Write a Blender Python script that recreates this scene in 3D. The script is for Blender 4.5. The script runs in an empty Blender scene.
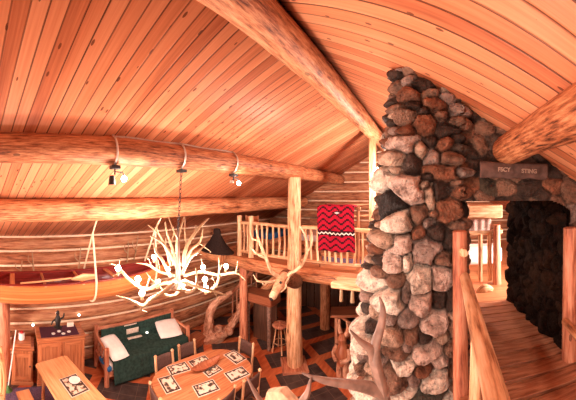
import bpy, math, random
import numpy as np
from mathutils import Vector, Matrix, noise

random.seed(7)
C = bpy.context.scene.collection
R = math.radians
PI = math.pi

# ------------------------------------------------------------------ camera, world, light, exposure
E = 4.15                      # height of the photographer's eye above the great room floor
F, VX, HY = 265.0, 429.0, 195.3
cd = bpy.data.cameras.new('camera')
cd.type = 'PANO'
cd.panorama_type = 'CENTRAL_CYLINDRICAL'
cd.central_cylindrical_range_u_min = -288 / F
cd.central_cylindrical_range_u_max = 288 / F
cd.central_cylindrical_range_v_min = -(400 - HY) / F
cd.central_cylindrical_range_v_max = HY / F
cd.central_cylindrical_radius = 1.0
cd.clip_start = 0.05
cam = bpy.data.objects.new('camera', cd)
C.objects.link(cam)
cam.location = (0, 0, E)
cam.rotation_euler = (PI / 2, 0, (VX - 288) / F)
sc = bpy.context.scene
sc.camera = cam
sc.view_settings.view_transform = 'Standard'
sc.view_settings.look = 'None'
sc.view_settings.gamma = 1.0
sc.view_settings.use_curve_mapping = False
sc.view_settings.exposure = 0.76
sc.cycles.use_denoising = True
sc.cycles.max_bounces = 6
sc.cycles.sample_clamp_indirect = 6.0

w = bpy.data.worlds.new('world')
sc.world = w
w.use_nodes = True
w.node_tree.nodes['Background'].inputs[0].default_value = (1.0, 0.86, 0.72, 1)
w.node_tree.nodes['Background'].inputs[1].default_value = 0.6


def lamp(name, kind, loc, energy, col, size=0.1, rot=None, size_y=None, parent=None):
    d = bpy.data.lights.new(name, kind)
    d.energy = energy
    d.color = col
    if kind == 'AREA':
        d.size = size
        if size_y:
            d.shape = 'RECTANGLE'
            d.size_y = size_y
    else:
        d.shadow_soft_size = size
    o = bpy.data.objects.new(name, d)
    C.objects.link(o)
    o.location = loc
    if rot:
        o.rotation_euler = rot
    if parent:
        o.parent = parent
    return o


# added soft fill at the unseen gable behind the photographer, and daylight through the window of the room past the passage
lamp('gable_fill_light', 'AREA', (-2.2, -4.6, 3.6), 60, (1.0, 0.80, 0.64), 6.0, (R(90), 0, 0), 3.2)
lamp('loft_window_daylight', 'AREA', (2.5, 4.42, 3.2), 75, (1.0, 0.90, 0.82), .8, (0, R(90), R(-16)), .5)


# added fill lights without fixtures, out of the picture to the left and below the deck, and the lamp in the loft
lamp('room_fill_light', 'POINT', (-4.4, -2.8, 1.3), 210, (1.0, .78, .67), .30)
lamp('room_fill_light', 'POINT', (-3.4, -3.2, 1.1), 330, (1.0, .78, .67), .30)
lamp('room_fill_light', 'POINT', (-1.3, -2.0, 1.4), 130, (1.0, .79, .69), .30)
lamp('loft_lamp_light', 'POINT', (-.80, 6.3, E + .30), 190, (1.0, .79, .69), .12)
lamp('sconce_light', 'POINT', (-.80, 3.70, E + .16), 40, (1.0, .79, .69), .06)
deck_fill = lamp('deck_fill_light', 'SPOT', (1.15, -.5, E + .05), 60, (1.0, .79, .67), .12, (R(42), 0, 0))  # added spot that brightens the deck; no fixture hangs here
deck_fill.data.spot_size = R(115)
deck_fill.data.spot_blend = .5
chimney_fill = lamp('chimney_fill_light', 'SPOT', (-1.25, -.5, E + .9), 105, (1.0, .82, .72), .08)  # added spot aimed to lift the chimney's front, without a fixture
chimney_fill.rotation_euler = (Vector((-.15, 2.4, E - 1.0)) - chimney_fill.location).to_track_quat('-Z', 'Y').to_euler()
chimney_fill.data.spot_size = R(52)
chimney_fill.data.spot_blend = .7


# ------------------------------------------------------------------ helpers
def P(px, py, X=None, Y=None, Z=None, D=None):
    """the point of the room seen in a direction, at a known x, y, height or distance"""
    az = (px - VX) / F
    s, c = math.sin(az), math.cos(az)
    t = (HY - py) / F
    if D is not None:
        r = D
    elif X is not None:
        r = X / s
    elif Y is not None:
        r = Y / c
    else:
        r = (Z - E) / t
    return Vector((r * s, r * c, E + r * t))


def smooth(pts, k=4):
    pts = [Vector(p) for p in pts]
    if len(pts) < 3:
        return pts
    out = []
    n = len(pts)
    for i in range(n - 1):
        p0 = pts[max(i - 1, 0)]
        p1, p2 = pts[i], pts[i + 1]
        p3 = pts[min(i + 2, n - 1)]
        for j in range(k):
            t = j / k
            out.append(0.5 * ((2 * p1) + (p2 - p0) * t + (2 * p0 - 5 * p1 + 4 * p2 - p3) * t * t + (3 * p1 - p0 - 3 * p2 + p3) * t ** 3))
    out.append(pts[-1])
    return out


class MB:
    def __init__(s):
        s.v, s.f, s.uv, s.mi = [], [], [], []

    def face(s, idx, uv, mi=0):
        s.f.append(tuple(idx))
        s.uv.append(uv)
        s.mi.append(mi)

    def box(s, c, size, rz=0.0, M=None, taper=1.0, mi=0):
        c = Vector(c)
        hx, hy, hz = size[0] / 2, size[1] / 2, size[2] / 2
        if M is None:
            M = Matrix.Rotation(rz, 3, 'Z')
        b = len(s.v)
        loc = []
        for z in (-1, 1):
            k = taper if z > 0 else 1.0
            for x, y in ((-1, -1), (1, -1), (1, 1), (-1, 1)):
                l = Vector((x * hx * k, y * hy * k, z * hz))
                loc.append(l)
                s.v.append(c + M @ l)
        for q, ax in (((0, 3, 2, 1), 2), ((4, 5, 6, 7), 2), ((0, 1, 5, 4), 1), ((2, 3, 7, 6), 1), ((1, 2, 6, 5), 0), ((3, 0, 4, 7), 0)):
            oth = [a for a in range(3) if a != ax]
            oth.sort(key=lambda a: size[a])
            u, v = oth
            s.face([b + i for i in q], [(loc[i][u] + ax * .37, loc[i][v]) for i in q], mi)
        return s

    def tube(s, pts, rad, n=10, wob=0.0, seed=0.0, flat=None, cap=True, mi=0, wf=1.0):
        """a round bar along a line; rad a number or a list; flat = (axis, factor) squashes it"""
        pts = [Vector(p) for p in pts]
        m = len(pts)
        if not hasattr(rad, '__len__'):
            rad = [rad] * m
        elif len(rad) == 2 and m != 2:
            rad = [rad[0] + (rad[1] - rad[0]) * i / (m - 1) for i in range(m)]
        elif len(rad) != m:
            k = len(rad) - 1
            rr = []
            for i in range(m):
                t = i / (m - 1) * k
                j = min(int(t), k - 1)
                rr.append(rad[j] + (rad[j + 1] - rad[j]) * (t - j))
            rad = rr
        tang = []
        for i in range(m):
            d = pts[min(i + 1, m - 1)] - pts[max(i - 1, 0)]
            tang.append(d.normalized() if d.length > 1e-9 else Vector((0, 0, 1)))
        up = Vector((0, 0, 1)) if abs(tang[0].z) < .9 else Vector((1, 0, 0))
        nx = tang[0].cross(up).normalized()
        rings, L = [], 0.0
        rows = [(pts[i], tang[i], rad[i]) for i in range(m)]
        if cap:
            rows = [(pts[0] - tang[0] * rad[0] * .12, tang[0], rad[0] * .82)] + rows + [(pts[-1] + tang[-1] * rad[-1] * .12, tang[-1], rad[-1] * .82)]
        prev = None
        vs = []
        for p, t, r in rows:
            nx = (nx - t * nx.dot(t)).normalized()
            ny = t.cross(nx)
            if prev is not None:
                L += (p - prev).length
            prev = p
            ring = []
            for j in range(n):
                a = 2 * PI * j / n
                rr = r
                if wob:
                    rr *= 1 + wob * noise.noise(Vector((math.cos(a) * .9 * wf + seed * 3.1, math.sin(a) * .9 * wf + seed, L * 1.3 * wf * wf + seed)))
                q = nx * math.cos(a) * rr + ny * math.sin(a) * rr
                if flat:
                    ax = Vector(flat[0])
                    q = q - ax * q.dot(ax) * (1 - flat[1])
                ring.append(len(s.v))
                s.v.append(p + q)
            rings.append(ring)
            vs.append(L)
        r0 = max(rad)
        for i in range(len(rings) - 1):
            for j in range(n):
                k = (j + 1) % n
                u0, u1 = 2 * PI * r0 * j / n, 2 * PI * r0 * (j + 1) / n
                s.face([rings[i][j], rings[i][k], rings[i + 1][k], rings[i + 1][j]], [(u0, vs[i]), (u1, vs[i]), (u1, vs[i + 1]), (u0, vs[i + 1])], mi)
        for ring, rev in ((rings[0], True), (rings[-1], False)):
            q = list(reversed(ring)) if rev else ring
            s.face(q, [(.5 + .1 * math.cos(2 * PI * j / n), .03 * math.sin(2 * PI * j / n)) for j in range(n)], mi)
        return s

    def lathe(s, c, prof, n=16, M=None, mi=0, sx=1.0, sy=1.0):
        c = Vector(c)
        b = len(s.v)
        for r, z in prof:
            for j in range(n):
                a = 2 * PI * j / n
                q = Vector((r * math.cos(a) * sx, r * math.sin(a) * sy, z))
                s.v.append(c + (M @ q if M else q))
        for i in range(len(prof) - 1):
            for j in range(n):
                k = (j + 1) % n
                s.face([b + i * n + j, b + i * n + k, b + (i + 1) * n + k, b + (i + 1) * n + j],
                       [(j / n, prof[i][1]), ((j + 1) / n, prof[i][1]), ((j + 1) / n, prof[i + 1][1]), (j / n, prof[i + 1][1])], mi)
        s.face([b + j for j in reversed(range(n))], [(0, 0)] * n, mi)
        s.face([b + (len(prof) - 1) * n + j for j in range(n)], [(0, 0)] * n, mi)
        return s

    def prism(s, poly, z0, z1, mi=0):
        """a flat outline (x, y) raised from z0 to z1"""
        n = len(poly)
        b = len(s.v)
        for z in (z0, z1):
            for x, y in poly:
                s.v.append(Vector((x, y, z)))
        s.face([b + i for i in reversed(range(n))], [(poly[i][0], poly[i][1]) for i in reversed(range(n))], mi)
        s.face([b + n + i for i in range(n)], [(poly[i][0], poly[i][1]) for i in range(n)], mi)
        for i in range(n):
            j = (i + 1) % n
            s.face([b + i, b + j, b + n + j, b + n + i], [(poly[i][0], poly[i][1]), (poly[j][0], poly[j][1]), (poly[j][0], poly[j][1] + z1 - z0), (poly[i][0], poly[i][1] + z1 - z0)], mi)
        return s

    def grid(s, fn, nu, nv, su=1.0, sv=1.0, mi=0):
        """a sheet: fn(u, v) gives a point, u and v run 0..1"""
        b = len(s.v)
        for i in range(nv + 1):
            for j in range(nu + 1):
                s.v.append(Vector(fn(j / nu, i / nv)))
        for i in range(nv):
            for j in range(nu):
                a = b + i * (nu + 1) + j
                s.face([a, a + 1, a + nu + 2, a + nu + 1], [(j / nu * su, i / nv * sv), ((j + 1) / nu * su, i / nv * sv), ((j + 1) / nu * su, (i + 1) / nv * sv), (j / nu * su, (i + 1) / nv * sv)], mi)
        return s

    def build(s, name, mat, parent=None, sharp=40, bevel=0.0, solid=0.0, sub=0):
        me = bpy.data.meshes.new(name)
        me.from_pydata([tuple(v) for v in s.v], [], s.f)
        ul = me.uv_layers.new(name='UVMap')
        flat = [c for f in s.uv for q in f for c in q]
        ul.data.foreach_set('uv', flat)
        mats = mat if isinstance(mat, (list, tuple)) else [mat]
        for m in mats:
            me.materials.append(m)
        me.polygons.foreach_set('material_index', s.mi)
        me.shade_smooth()
        me.set_sharp_from_angle(angle=R(sharp))
        o = bpy.data.objects.new(name, me)
        C.objects.link(o)
        if parent:
            o.parent = parent
        if solid:
            md = o.modifiers.new('solid', 'SOLIDIFY')
            md.thickness = solid
            md.offset = 0
        if bevel:
            md = o.modifiers.new('bevel', 'BEVEL')
            md.width = bevel
            md.segments = 2
            md.limit_method = 'ANGLE'
        if sub:
            md = o.modifiers.new('sub', 'SUBSURF')
            md.levels = md.render_levels = sub
        return o


def tag(o, label, cat, group=None):
    o['label'] = label
    o['category'] = cat
    if group:
        o['group'] = group
    return o


def thing(name, label, cat, loc=(0, 0, 0), rz=0.0, group=None):
    o = bpy.data.objects.new(name, None)
    C.objects.link(o)
    o.empty_display_size = .1
    o.location = loc
    o.rotation_euler = (0, 0, rz)
    return tag(o, label, cat, group)


def struct(o):
    o['kind'] = 'structure'
    return o


def copy_thing(root, loc, rz, label):
    r = root.copy()
    C.objects.link(r)
    r.location = loc
    r.rotation_euler = (0, 0, rz)
    r['label'] = label
    for ch in list(root.children):
        c = ch.copy()
        C.objects.link(c)
        c.parent = r
        for g in list(ch.children):
            d = g.copy()
            C.objects.link(d)
            d.parent = c
    return r


# ------------------------------------------------------------------ materials
class NT:
    def __init__(s, name, rough=.6, spec=.3):
        s.m = bpy.data.materials.new(name)
        s.m.use_nodes = True
        s.t = s.m.node_tree
        s.b = s.t.nodes['Principled BSDF']
        s.b.inputs['Roughness'].default_value = rough
        s.b.inputs['Specular IOR Level'].default_value = spec

    def n(s, typ, **kw):
        o = s.t.nodes.new(typ)
        for k, v in kw.items():
            setattr(o, k, v)
        return o

    def put(s, sock, val):
        if hasattr(val, 'is_linked') or hasattr(val, 'links'):
            s.t.links.new(val, sock)
        else:
            sock.default_value = val

    def math(s, op, a, b=0.0, c=None):
        o = s.n('ShaderNodeMath', operation=op)
        s.put(o.inputs[0], a)
        s.put(o.inputs[1], b)
        if c is not None:
            s.put(o.inputs[2], c)
        return o.outputs[0]

    def mix(s, fac, a, b, blend='MIX'):
        o = s.n('ShaderNodeMix', data_type='RGBA', blend_type=blend)
        s.put(o.inputs[0], fac)
        s.put(o.inputs[6], a if not isinstance(a, tuple) else (*a[:3], 1))
        s.put(o.inputs[7], b if not isinstance(b, tuple) else (*b[:3], 1))
        return o.outputs[2]

    def ramp(s, fac, stops):
        o = s.n('ShaderNodeValToRGB')
        e = o.color_ramp.elements
        while len(e) < len(stops):
            e.new(.5)
        for i, (p, c) in enumerate(stops):
            e[i].position = p
            e[i].color = (*c, 1) if len(c) == 3 else c
        s.t.links.new(fac, o.inputs[0])
        return o.outputs[0]

    def noise(s, vec, scale=5, detail=3, rough=.5, w=None):
        o = s.n('ShaderNodeTexNoise')
        o.inputs['Scale'].default_value = scale
        o.inputs['Detail'].default_value = detail
        o.inputs['Roughness'].default_value = rough
        s.put(o.inputs['Vector'], vec)
        return o.outputs[0]

    def map(s, vec, scale=(1, 1, 1), loc=(0, 0, 0), rot=(0, 0, 0)):
        o = s.n('ShaderNodeMapping')
        s.put(o.inputs['Vector'], vec)
        o.inputs['Scale'].default_value = scale
        s.put(o.inputs['Location'], loc)
        o.inputs['Rotation'].default_value = rot
        return o.outputs[0]

    def uv(s):
        return s.n('ShaderNodeTexCoord').outputs['UV']

    def obj(s):
        return s.n('ShaderNodeTexCoord').outputs['Object']

    def rnd(s):
        return s.n('ShaderNodeObjectInfo').outputs['Random']

    def xyz(s, a, b, c=0.0):
        o = s.n('ShaderNodeCombineXYZ')
        s.put(o.inputs[0], a)
        s.put(o.inputs[1], b)
        s.put(o.inputs[2], c)
        return o.outputs[0]

    def sep(s, vec):
        o = s.n('ShaderNodeSeparateXYZ')
        s.put(o.inputs[0], vec)
        return o.outputs

    def bump(s, h, strength=.3, dist=.01):
        o = s.n('ShaderNodeBump')
        o.inputs['Strength'].default_value = strength
        o.inputs['Distance'].default_value = dist
        s.put(o.inputs['Height'], h)
        s.t.links.new(o.outputs[0], s.b.inputs['Normal'])

    def col(s, c):
        s.put(s.b.inputs['Base Color'], (*c, 1) if isinstance(c, tuple) and len(c) == 3 else c)
        return s.m


def wood(name, lo, mid, hi, rough=.5, grain=26, knots=.5, bump=.35, spec=.35, along=1.6):
    """grain runs along the V of the UV map (metres)"""
    k = NT(name, rough, spec)
    uv = k.uv()
    off = k.xyz(k.math('MULTIPLY', k.rnd(), 17.0), k.math('MULTIPLY', k.rnd(), 9.0), k.math('MULTIPLY', k.rnd(), 31.0))
    p = k.map(uv, (1, 1, 1), off)
    g1 = k.noise(k.map(p, (grain, along, 1)), 1.0, 5, .65)
    g2 = k.noise(k.map(p, (5, .8, 1)), 1.0, 3, .5)
    f = k.math('ADD', k.math('MULTIPLY', g1, .74), k.math('MULTIPLY', g2, .26))
    c = k.ramp(f, [(.36, lo), (.48, mid), (.64, hi)])
    h = f
    if knots:
        vo = k.n('ShaderNodeTexVoronoi', feature='F1')
        vo.inputs['Scale'].default_value = 1.0
        k.put(vo.inputs['Vector'], k.map(p, (3.2, 1.5, 1)))
        kn = k.math('LESS_THAN', vo.outputs['Distance'], .085)
        c = k.mix(k.math('MULTIPLY', kn, knots), c, tuple(x * .25 for x in lo))
    v = k.math('ADD', .85, k.math('MULTIPLY', k.rnd(), .3))
    c = k.mix(1.0, c, k.xyz(v, v, v), 'MULTIPLY')
    if bump:
        k.bump(h, bump, .012)
    return k.col(c)


def plain(name, c, rough=.6, spec=.3, var=.15, scale=30, metal=0.0, bump=0.0):
    k = NT(name, rough, spec)
    k.b.inputs['Metallic'].default_value = metal
    nz = k.noise(k.obj(), scale, 3)
    c2 = k.ramp(nz, [(.3, tuple(x * (1 - var) for x in c)), (.7, tuple(min(1, x * (1 + var)) for x in c))])
    if bump:
        k.bump(nz, bump, .01)
    return k.col(c2)


def planks(name, width, lo, mid, hi, groove=.05, knots=.8, rough=.45):
    """boards: U across the boards, V along them"""
    k = NT(name, rough, .35)
    uv = k.sep(k.uv())
    q = k.math('DIVIDE', uv[0], width)
    idx = k.math('FLOOR', q)
    fr = k.math('FRACT', q)
    wn = k.n('ShaderNodeTexWhiteNoise', noise_dimensions='1D')
    k.put(wn.inputs['W'], idx)
    r = wn.outputs['Value']
    p = k.xyz(k.math('ADD', uv[0], k.math('MULTIPLY', r, 40.0)), k.math('ADD', uv[1], k.math('MULTIPLY', r, 13.0)), r)
    g1 = k.noise(k.map(p, (40, 1.2, 1)), 1.0, 4, .6)
    g2 = k.noise(k.map(p, (6, .5, 1)), 1.0, 2, .5)
    f = k.math('ADD', k.math('MULTIPLY', g1, .4), k.math('MULTIPLY', g2, .35))
    f = k.math('ADD', f, k.math('MULTIPLY', r, .25))
    c = k.ramp(f, [(.28, lo), (.5, mid), (.72, hi)])
    vo = k.n('ShaderNodeTexVoronoi', feature='F1')
    vo.inputs['Scale'].default_value = 1.0
    k.put(vo.inputs['Vector'], k.map(p, (8.5, 3.6, 1)))
    kn = k.math('LESS_THAN', vo.outputs['Distance'], .115)
    c = k.mix(k.math('MULTIPLY', kn, knots), c, (lo[0] * .3, lo[1] * .25, lo[2] * .2))
    e = k.math('MINIMUM', fr, k.math('SUBTRACT', 1.0, fr))
    gm = k.math('LESS_THAN', e, groove)
    c = k.mix(k.math('MULTIPLY', gm, k.math('ADD', .5, k.math('MULTIPLY', k.math('FRACT', k.math('MULTIPLY', r, 7.3)), .45))), c, (lo[0] * .16, lo[1] * .12, lo[2] * .1))
    k.bump(k.math('MINIMUM', k.math('DIVIDE', e, groove * 2), 1.0), .5, .01)
    return k.col(c)


def emit(name, c, strength):
    m = bpy.data.materials.new(name)
    m.use_nodes = True
    b = m.node_tree.nodes['Principled BSDF']
    b.inputs['Base Color'].default_value = (*c, 1)
    b.inputs['Emission Color'].default_value = (*c, 1)
    b.inputs['Emission Strength'].default_value = strength
    return m


def blot_mat():
    k = NT('placemat_picture', .6, .3)
    a = k.noise(k.map(k.obj(), (1, 1, 1), k.xyz(k.math('MULTIPLY', k.rnd(), 30.0), 0.0, 0.0)), 12, 2, .5)
    return k.col(k.ramp(a, [(.50, (.76, .64, .52)), (.54, (.40, .26, .17)), (.60, (.07, .04, .03))]))


M = {}
M['ceiling'] = planks('pine_ceiling', .150, (.40, .105, .042), (.70, .255, .115), (.86, .40, .21), .052, .85)
M['deck'] = wood('deck_board', (.17, .055, .027), (.38, .14, .068), (.56, .25, .135), .5, 30, .3, .6, along=3)
M['log_brown'] = wood('log_brown', (.06, .016, .008), (.34, .115, .047), (.66, .31, .15), .5, 40, .6, 1.0, along=4.5)
M['log_rough'] = wood('log_rough_hewn', (.045, .012, .007), (.48, .16, .062), (.84, .42, .20), .55, 48, .5, 1.0, along=5.5)
M['log'] = wood('log_orange', (.10, .026, .011), (.47, .175, .075), (.78, .40, .20), .5, 38, .6, 1.0, along=4.0)
M['log_pale'] = wood('log_peeled', (.24, .085, .034), (.70, .36, .18), (.88, .60, .37), .5, 26, .9, .8, along=3.0)
M['log_old'] = wood('log_weathered', (.12, .036, .017), (.42, .16, .075), (.62, .31, .16), .6, 26, .7, .7, along=2.5)
M['log_red'] = wood('log_red', (.22, .055, .028), (.50, .17, .088), (.68, .32, .19), .5, 28, .7, .8, along=3)
M['pine'] = wood('pine_pale', (.50, .21, .085), (.68, .33, .15), (.78, .46, .24), .4, 30, .3, .1)
M['pine_orange'] = wood('pine_orange', (.34, .10, .038), (.55, .195, .08), (.68, .30, .14), .4, 30, .35, .1)
M['cabinet'] = wood('cabinet_wood', (.22, .058, .022), (.44, .145, .058), (.60, .24, .11), .4, 34, .35, .1)
M['oak_red'] = wood('wood_red_brown', (.20, .055, .025), (.34, .10, .045), (.45, .17, .08), .4, 30, .2, .1)
M['wood_dark'] = wood('wood_dark', (.06, .025, .015), (.10, .042, .025), (.16, .07, .04), .5, 30, .1, .1)
M['root'] = wood('burl_root', (.20, .07, .04), (.52, .23, .13), (.74, .44, .30), .6, 16, .9, 1.0, along=8)
M['seat'] = plain('chair_back_dark', (.12, .062, .05), .6, .3, .2, 40)
M['antler'] = plain('antler_bone', (.37, .235, .13), .45, .4, .22, 14, bump=.15)
M['antler_old'] = plain('antler_grey_brown', (.27, .165, .125), .45, .4, .45, 16, bump=.3)
M['antler_elk'] = plain('antler_elk', (.62, .40, .24), .45, .4, .3, 14, bump=.15)
M['skull'] = plain('burr_pale', (.72, .50, .32), .7, .2, .3, 24, bump=.8)
M['fur'] = plain('elk_fur', (.17, .065, .032), .9, .1, .45, 24, bump=.6)
M['fur_face'] = plain('elk_face', (.50, .25, .14), .9, .1, .3, 20, bump=.4)
M['black'] = plain('black_iron', (.02, .016, .015), .45, .4, .2)
M['darkcone'] = plain('dark_brown_felt', (.022, .012, .010), .85, .15, .3, 30, bump=.5)
M['metal'] = plain('brushed_conduit', (.62, .55, .48), .35, .5, .1, 30, metal=.7)
M['rope'] = plain('pale_rope', (.80, .66, .45), .8, .2, .15, 60)
M['chink'] = plain('chinking', (.84, .64, .46), .85, .15, .12, 20, bump=.2)
M['green'] = plain('green_wool', (.030, .060, .050), .95, .1, .3, 18, bump=.4)
M['white'] = plain('white_linen', (.86, .82, .78), .85, .2, .05, 12, bump=.2)
M['cream'] = plain('cream_wool', (.80, .68, .58), .9, .1, .25, 60)
M['blue'] = plain('blue_cloth', (.03, .12, .28), .9, .1, .2)
M['purple'] = plain('purple_grey_rug', (.14, .10, .17), .95, .05, .35, 40, bump=.3)
M['canoe_out'] = planks('canoe_cedar', .06, (.46, .13, .035), (.62, .21, .065), (.72, .30, .11), .03, .2, .25)
M['canoe_in'] = planks('canoe_inside', .06, (.16, .012, .010), (.24, .022, .016), (.32, .045, .03), .03, .1, .25)
M['bulb'] = emit('bulb_glow', (1.0, .90, .74), 30)
M['dot_glow'] = emit('dot_emission', (1.0, .93, .8), 8)
M['redlid'] = plain('red_enamel', (.45, .03, .03), .4, .4, .1)
M['leaf'] = plain('green_glass', (.05, .16, .04), .4, .4, .2)
M['paper'] = blot_mat()
M['matborder'] = plain('placemat_border', (.05, .03, .025), .5, .3, .2)
M['letter'] = plain('letter_paint', (.42, .28, .21), .7, .2, .1)
M['signstone'] = plain('sign_stone', (.125, .072, .058), .8, .2, .4, 14, bump=.5)


def slate_mat():
    """dark slate panels of small tiles framed by red-stained wood strips, laid on the diagonal"""
    k = NT('slate_and_wood_floor', .35, .4)
    p = k.sep(k.map(k.obj(), (1, 1, 1), (0, 0, 0), (0, 0, R(-53))))
    def band(v, period, half):
        f = k.math('FRACT', k.math('DIVIDE', v, period))
        d = k.math('MULTIPLY', k.math('ABSOLUTE', k.math('SUBTRACT', f, .5)), period)
        return k.math('LESS_THAN', d, half)
    wx = band(p[0], 1.30, .115)
    wy = band(k.math('ADD', p[1], .12), .80, .115)
    strip = k.math('MAXIMUM', wx, wy)
    t = k.math('MAXIMUM', band(k.math('ADD', p[0], .1), .355, .008), band(k.math('ADD', p[1], .4), .282, .008))
    nz = k.noise(k.obj(), 6, 4)
    sl = k.ramp(nz, [(.3, (.035, .022, .022)), (.7, (.095, .065, .058))])
    sl = k.mix(k.math('MULTIPLY', t, .8), sl, (.16, .10, .08))
    g = k.noise(k.map(k.obj(), (14, 3, 1), (0, 0, 0), (0, 0, R(-53))), 1, 3)
    wd = k.ramp(g, [(.3, (.42, .075, .025)), (.7, (.66, .19, .07))])
    k.bump(strip, .2, .004)
    return k.col(k.mix(strip, sl, wd))


M['slate'] = slate_mat()


def stone_mat(name, spec=.3, rough=.6):
    k = NT(name, rough, spec)
    a = k.n('ShaderNodeAttribute', attribute_name='stone')
    n1 = k.noise(k.obj(), 9, 5, .65)
    n2 = k.noise(k.obj(), 45, 3, .6)
    v = k.ramp(n1, [(.32, (.22, .18, .16)), (.48, (.85, .81, .78)), (.68, (1.4, 1.36, 1.32))])
    c = k.mix(1.0, a.outputs['Color'], v, 'MULTIPLY')
    sp = k.math('LESS_THAN', n2, .37)
    c = k.mix(k.math('MULTIPLY', sp, .5), c, (.06, .035, .03))
    k.bump(k.math('ADD', n1, k.math('MULTIPLY', n2, .7)), 1.0, .06)
    return k.col(c)


M['stone'] = stone_mat('fieldstone')
M['stone_shaded'] = stone_mat('shaded_passage_stone', .04, .95)  # duller copy for the passage side, whose shade is painted in


def blanket_mat():
    k = NT('red_woven_blanket', .95, .1)
    u, v, _ = k.sep(k.uv())
    zz = k.math('ABSOLUTE', k.math('SUBTRACT', k.math('FRACT', k.math('MULTIPLY', u, 3.0)), .5))
    wob = k.math('FLOOR', k.math('MULTIPLY', zz, 8.0))
    b = k.math('FRACT', k.math('ADD', k.math('MULTIPLY', v, 9.0), k.math('MULTIPLY', wob, .22)))
    blk = k.math('LESS_THAN', b, .34)
    c = k.mix(blk, (.36, .009, .028), (.03, .008, .012))
    mid = k.math('LESS_THAN', k.math('ABSOLUTE', k.math('SUBTRACT', v, .33)), .045)
    z2 = k.math('ABSOLUTE', k.math('SUBTRACT', k.math('FRACT', k.math('MULTIPLY', u, 9.0)), .5))
    d = k.math('ABSOLUTE', k.math('SUBTRACT', k.math('SUBTRACT', v, .325), k.math('MULTIPLY', k.math('SUBTRACT', z2, .25), .06)))
    c = k.mix(mid, c, (.03, .008, .012))
    c = k.mix(k.math('LESS_THAN', d, .012), c, (.8, .68, .62))
    dia = k.math('ADD', k.math('MULTIPLY', k.math('ABSOLUTE', k.math('SUBTRACT', u, .55)), .25), k.math('ABSOLUTE', k.math('SUBTRACT', v, .70)))
    c = k.mix(k.math('LESS_THAN', dia, .04), c, (.03, .008, .012))
    c = k.mix(k.math('LESS_THAN', dia, .02), c, (.75, .5, .5))
    return k.col(c)


M['blanket'] = blanket_mat()


def stripe_mat(name, a, b, n):
    k = NT(name, .9, .1)
    u, v, _ = k.sep(k.uv())
    f = k.math('FRACT', k.math('MULTIPLY', u, float(n)))
    return k.col(k.mix(k.math('LESS_THAN', f, .5), a, b))


M['runner'] = stripe_mat('striped_runner', (.14, .045, .07), (.035, .018, .03), 26)
M['fringe'] = stripe_mat('striped_valance', (.80, .62, .52), (.22, .03, .02), 60)

# ================================================================== THE SETTING
UP = 2.45                     # upper floor
XR = -1.44                    # ridge line
APEX = E + 1.87
SL = 0.57


def roof_z(x):
    return APEX - SL * abs(x - XR)


mb = MB()
sl = math.sqrt(1 + SL * SL)
SK = .25                      # slants the board pattern's UVs to match the image; real boards would be square
for x0, x1 in ((-6.7, XR), (XR, 4.6)):
    b = len(mb.v)
    for y in (-5.2, 9.8):
        for x in (x0, x1):
            mb.v.append(Vector((x, y, roof_z(x))))
    mb.face([b, b + 1, b + 3, b + 2], [(y, x * sl) for y, x in ((-5.2 + SK * abs(x0 - XR), x0), (-5.2 + SK * abs(x1 - XR), x1), (9.8 + SK * abs(x1 - XR), x1), (9.8 + SK * abs(x0 - XR), x0))])
struct(mb.build('ceiling', M['ceiling'], solid=.02))

mb = MB()
mb.box((-.9, 2.3, -.06), (11.4, 15.2, .12))
struct(mb.build('floor', M['slate']))


def log_wall(name, along, base, length, z0, z1, facing, mats, pitch=.36, chink=.055, seed=0, top=None):
    """stacked logs with pale chinking between; one sheet. along 'Y' or 'X'"""
    mb = MB()
    prof = []
    z = z0
    while z < z1 - .02:
        h = pitch - chink
        for i in range(9):
            a = i / 8
            prof.append((z + a * h, .10 * math.sqrt(max(0, 1 - (2 * a - 1) ** 2)) + .01, 0))
        prof.append((z + h + chink * .5, .018, 1))
        z += pitch
    ns = max(2, int(length / .4))
    b = len(mb.v)
    for i, (z, d, m) in enumerate(prof):
        for j in range(ns + 1):
            s = length * j / ns
            dd = d + (.02 * noise.noise(Vector((s * .8, round(z / pitch) * 3.3 + seed, 0))) if not m else 0)
            zz = min(z + .012 * noise.noise(Vector((s * .5, z * 2.0, seed + 5))), z1)
            if along == 'Y':
                mb.v.append(Vector((base[0] + facing * dd, base[1] + s, zz)))
            else:
                mb.v.append(Vector((base[0] + s, base[1] + facing * dd, zz)))
    for i in range(len(prof) - 1):
        mi = 1 if (prof[i][2] or prof[i + 1][2]) else 0
        for j in range(ns):
            a = b + i * (ns + 1) + j
            q = [a, a + 1, a + ns + 2, a + ns + 1]
            if (along == 'Y') == (facing > 0):
                pass
            k0, k1 = prof[i][0], prof[i + 1][0]
            s0, s1 = length * j / ns, length * (j + 1) / ns
            mb.face(q, [(k0, s0), (k0, s1), (k1, s1), (k1, s0)], mi)
    return struct(mb.build(name, mats, sharp=60))


log_wall('wall_left', 'Y', (-6.45, -5.0), 14.8, 0.0, 3.32, 1, [M['log_old'], M['chink']], .352, .05, 2)
log_wall('wall_far', 'X', (-6.5, 9.6), 11.0, 0.0, 6.1, -1, [M['log_old'], M['chink']], .36, .05, 9)
mb = MB()
mb.box((4.4, 2.3, 1.9), (.1, 15, 3.8))
struct(mb.build('wall_right', M['log_old']))
# the wall behind the photographer keeps a tall window opening
mb = MB()
mb.box((-6.0, -5.1, 2.0), (1.2, .14, 4.0))
mb.box((2.9, -5.1, 2.0), (3.0, .14, 4.0))
mb.box((-2.0, -5.1, .5), (6.8, .14, 1.0))
struct(mb.build('wall_back', M['log_old']))

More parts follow.
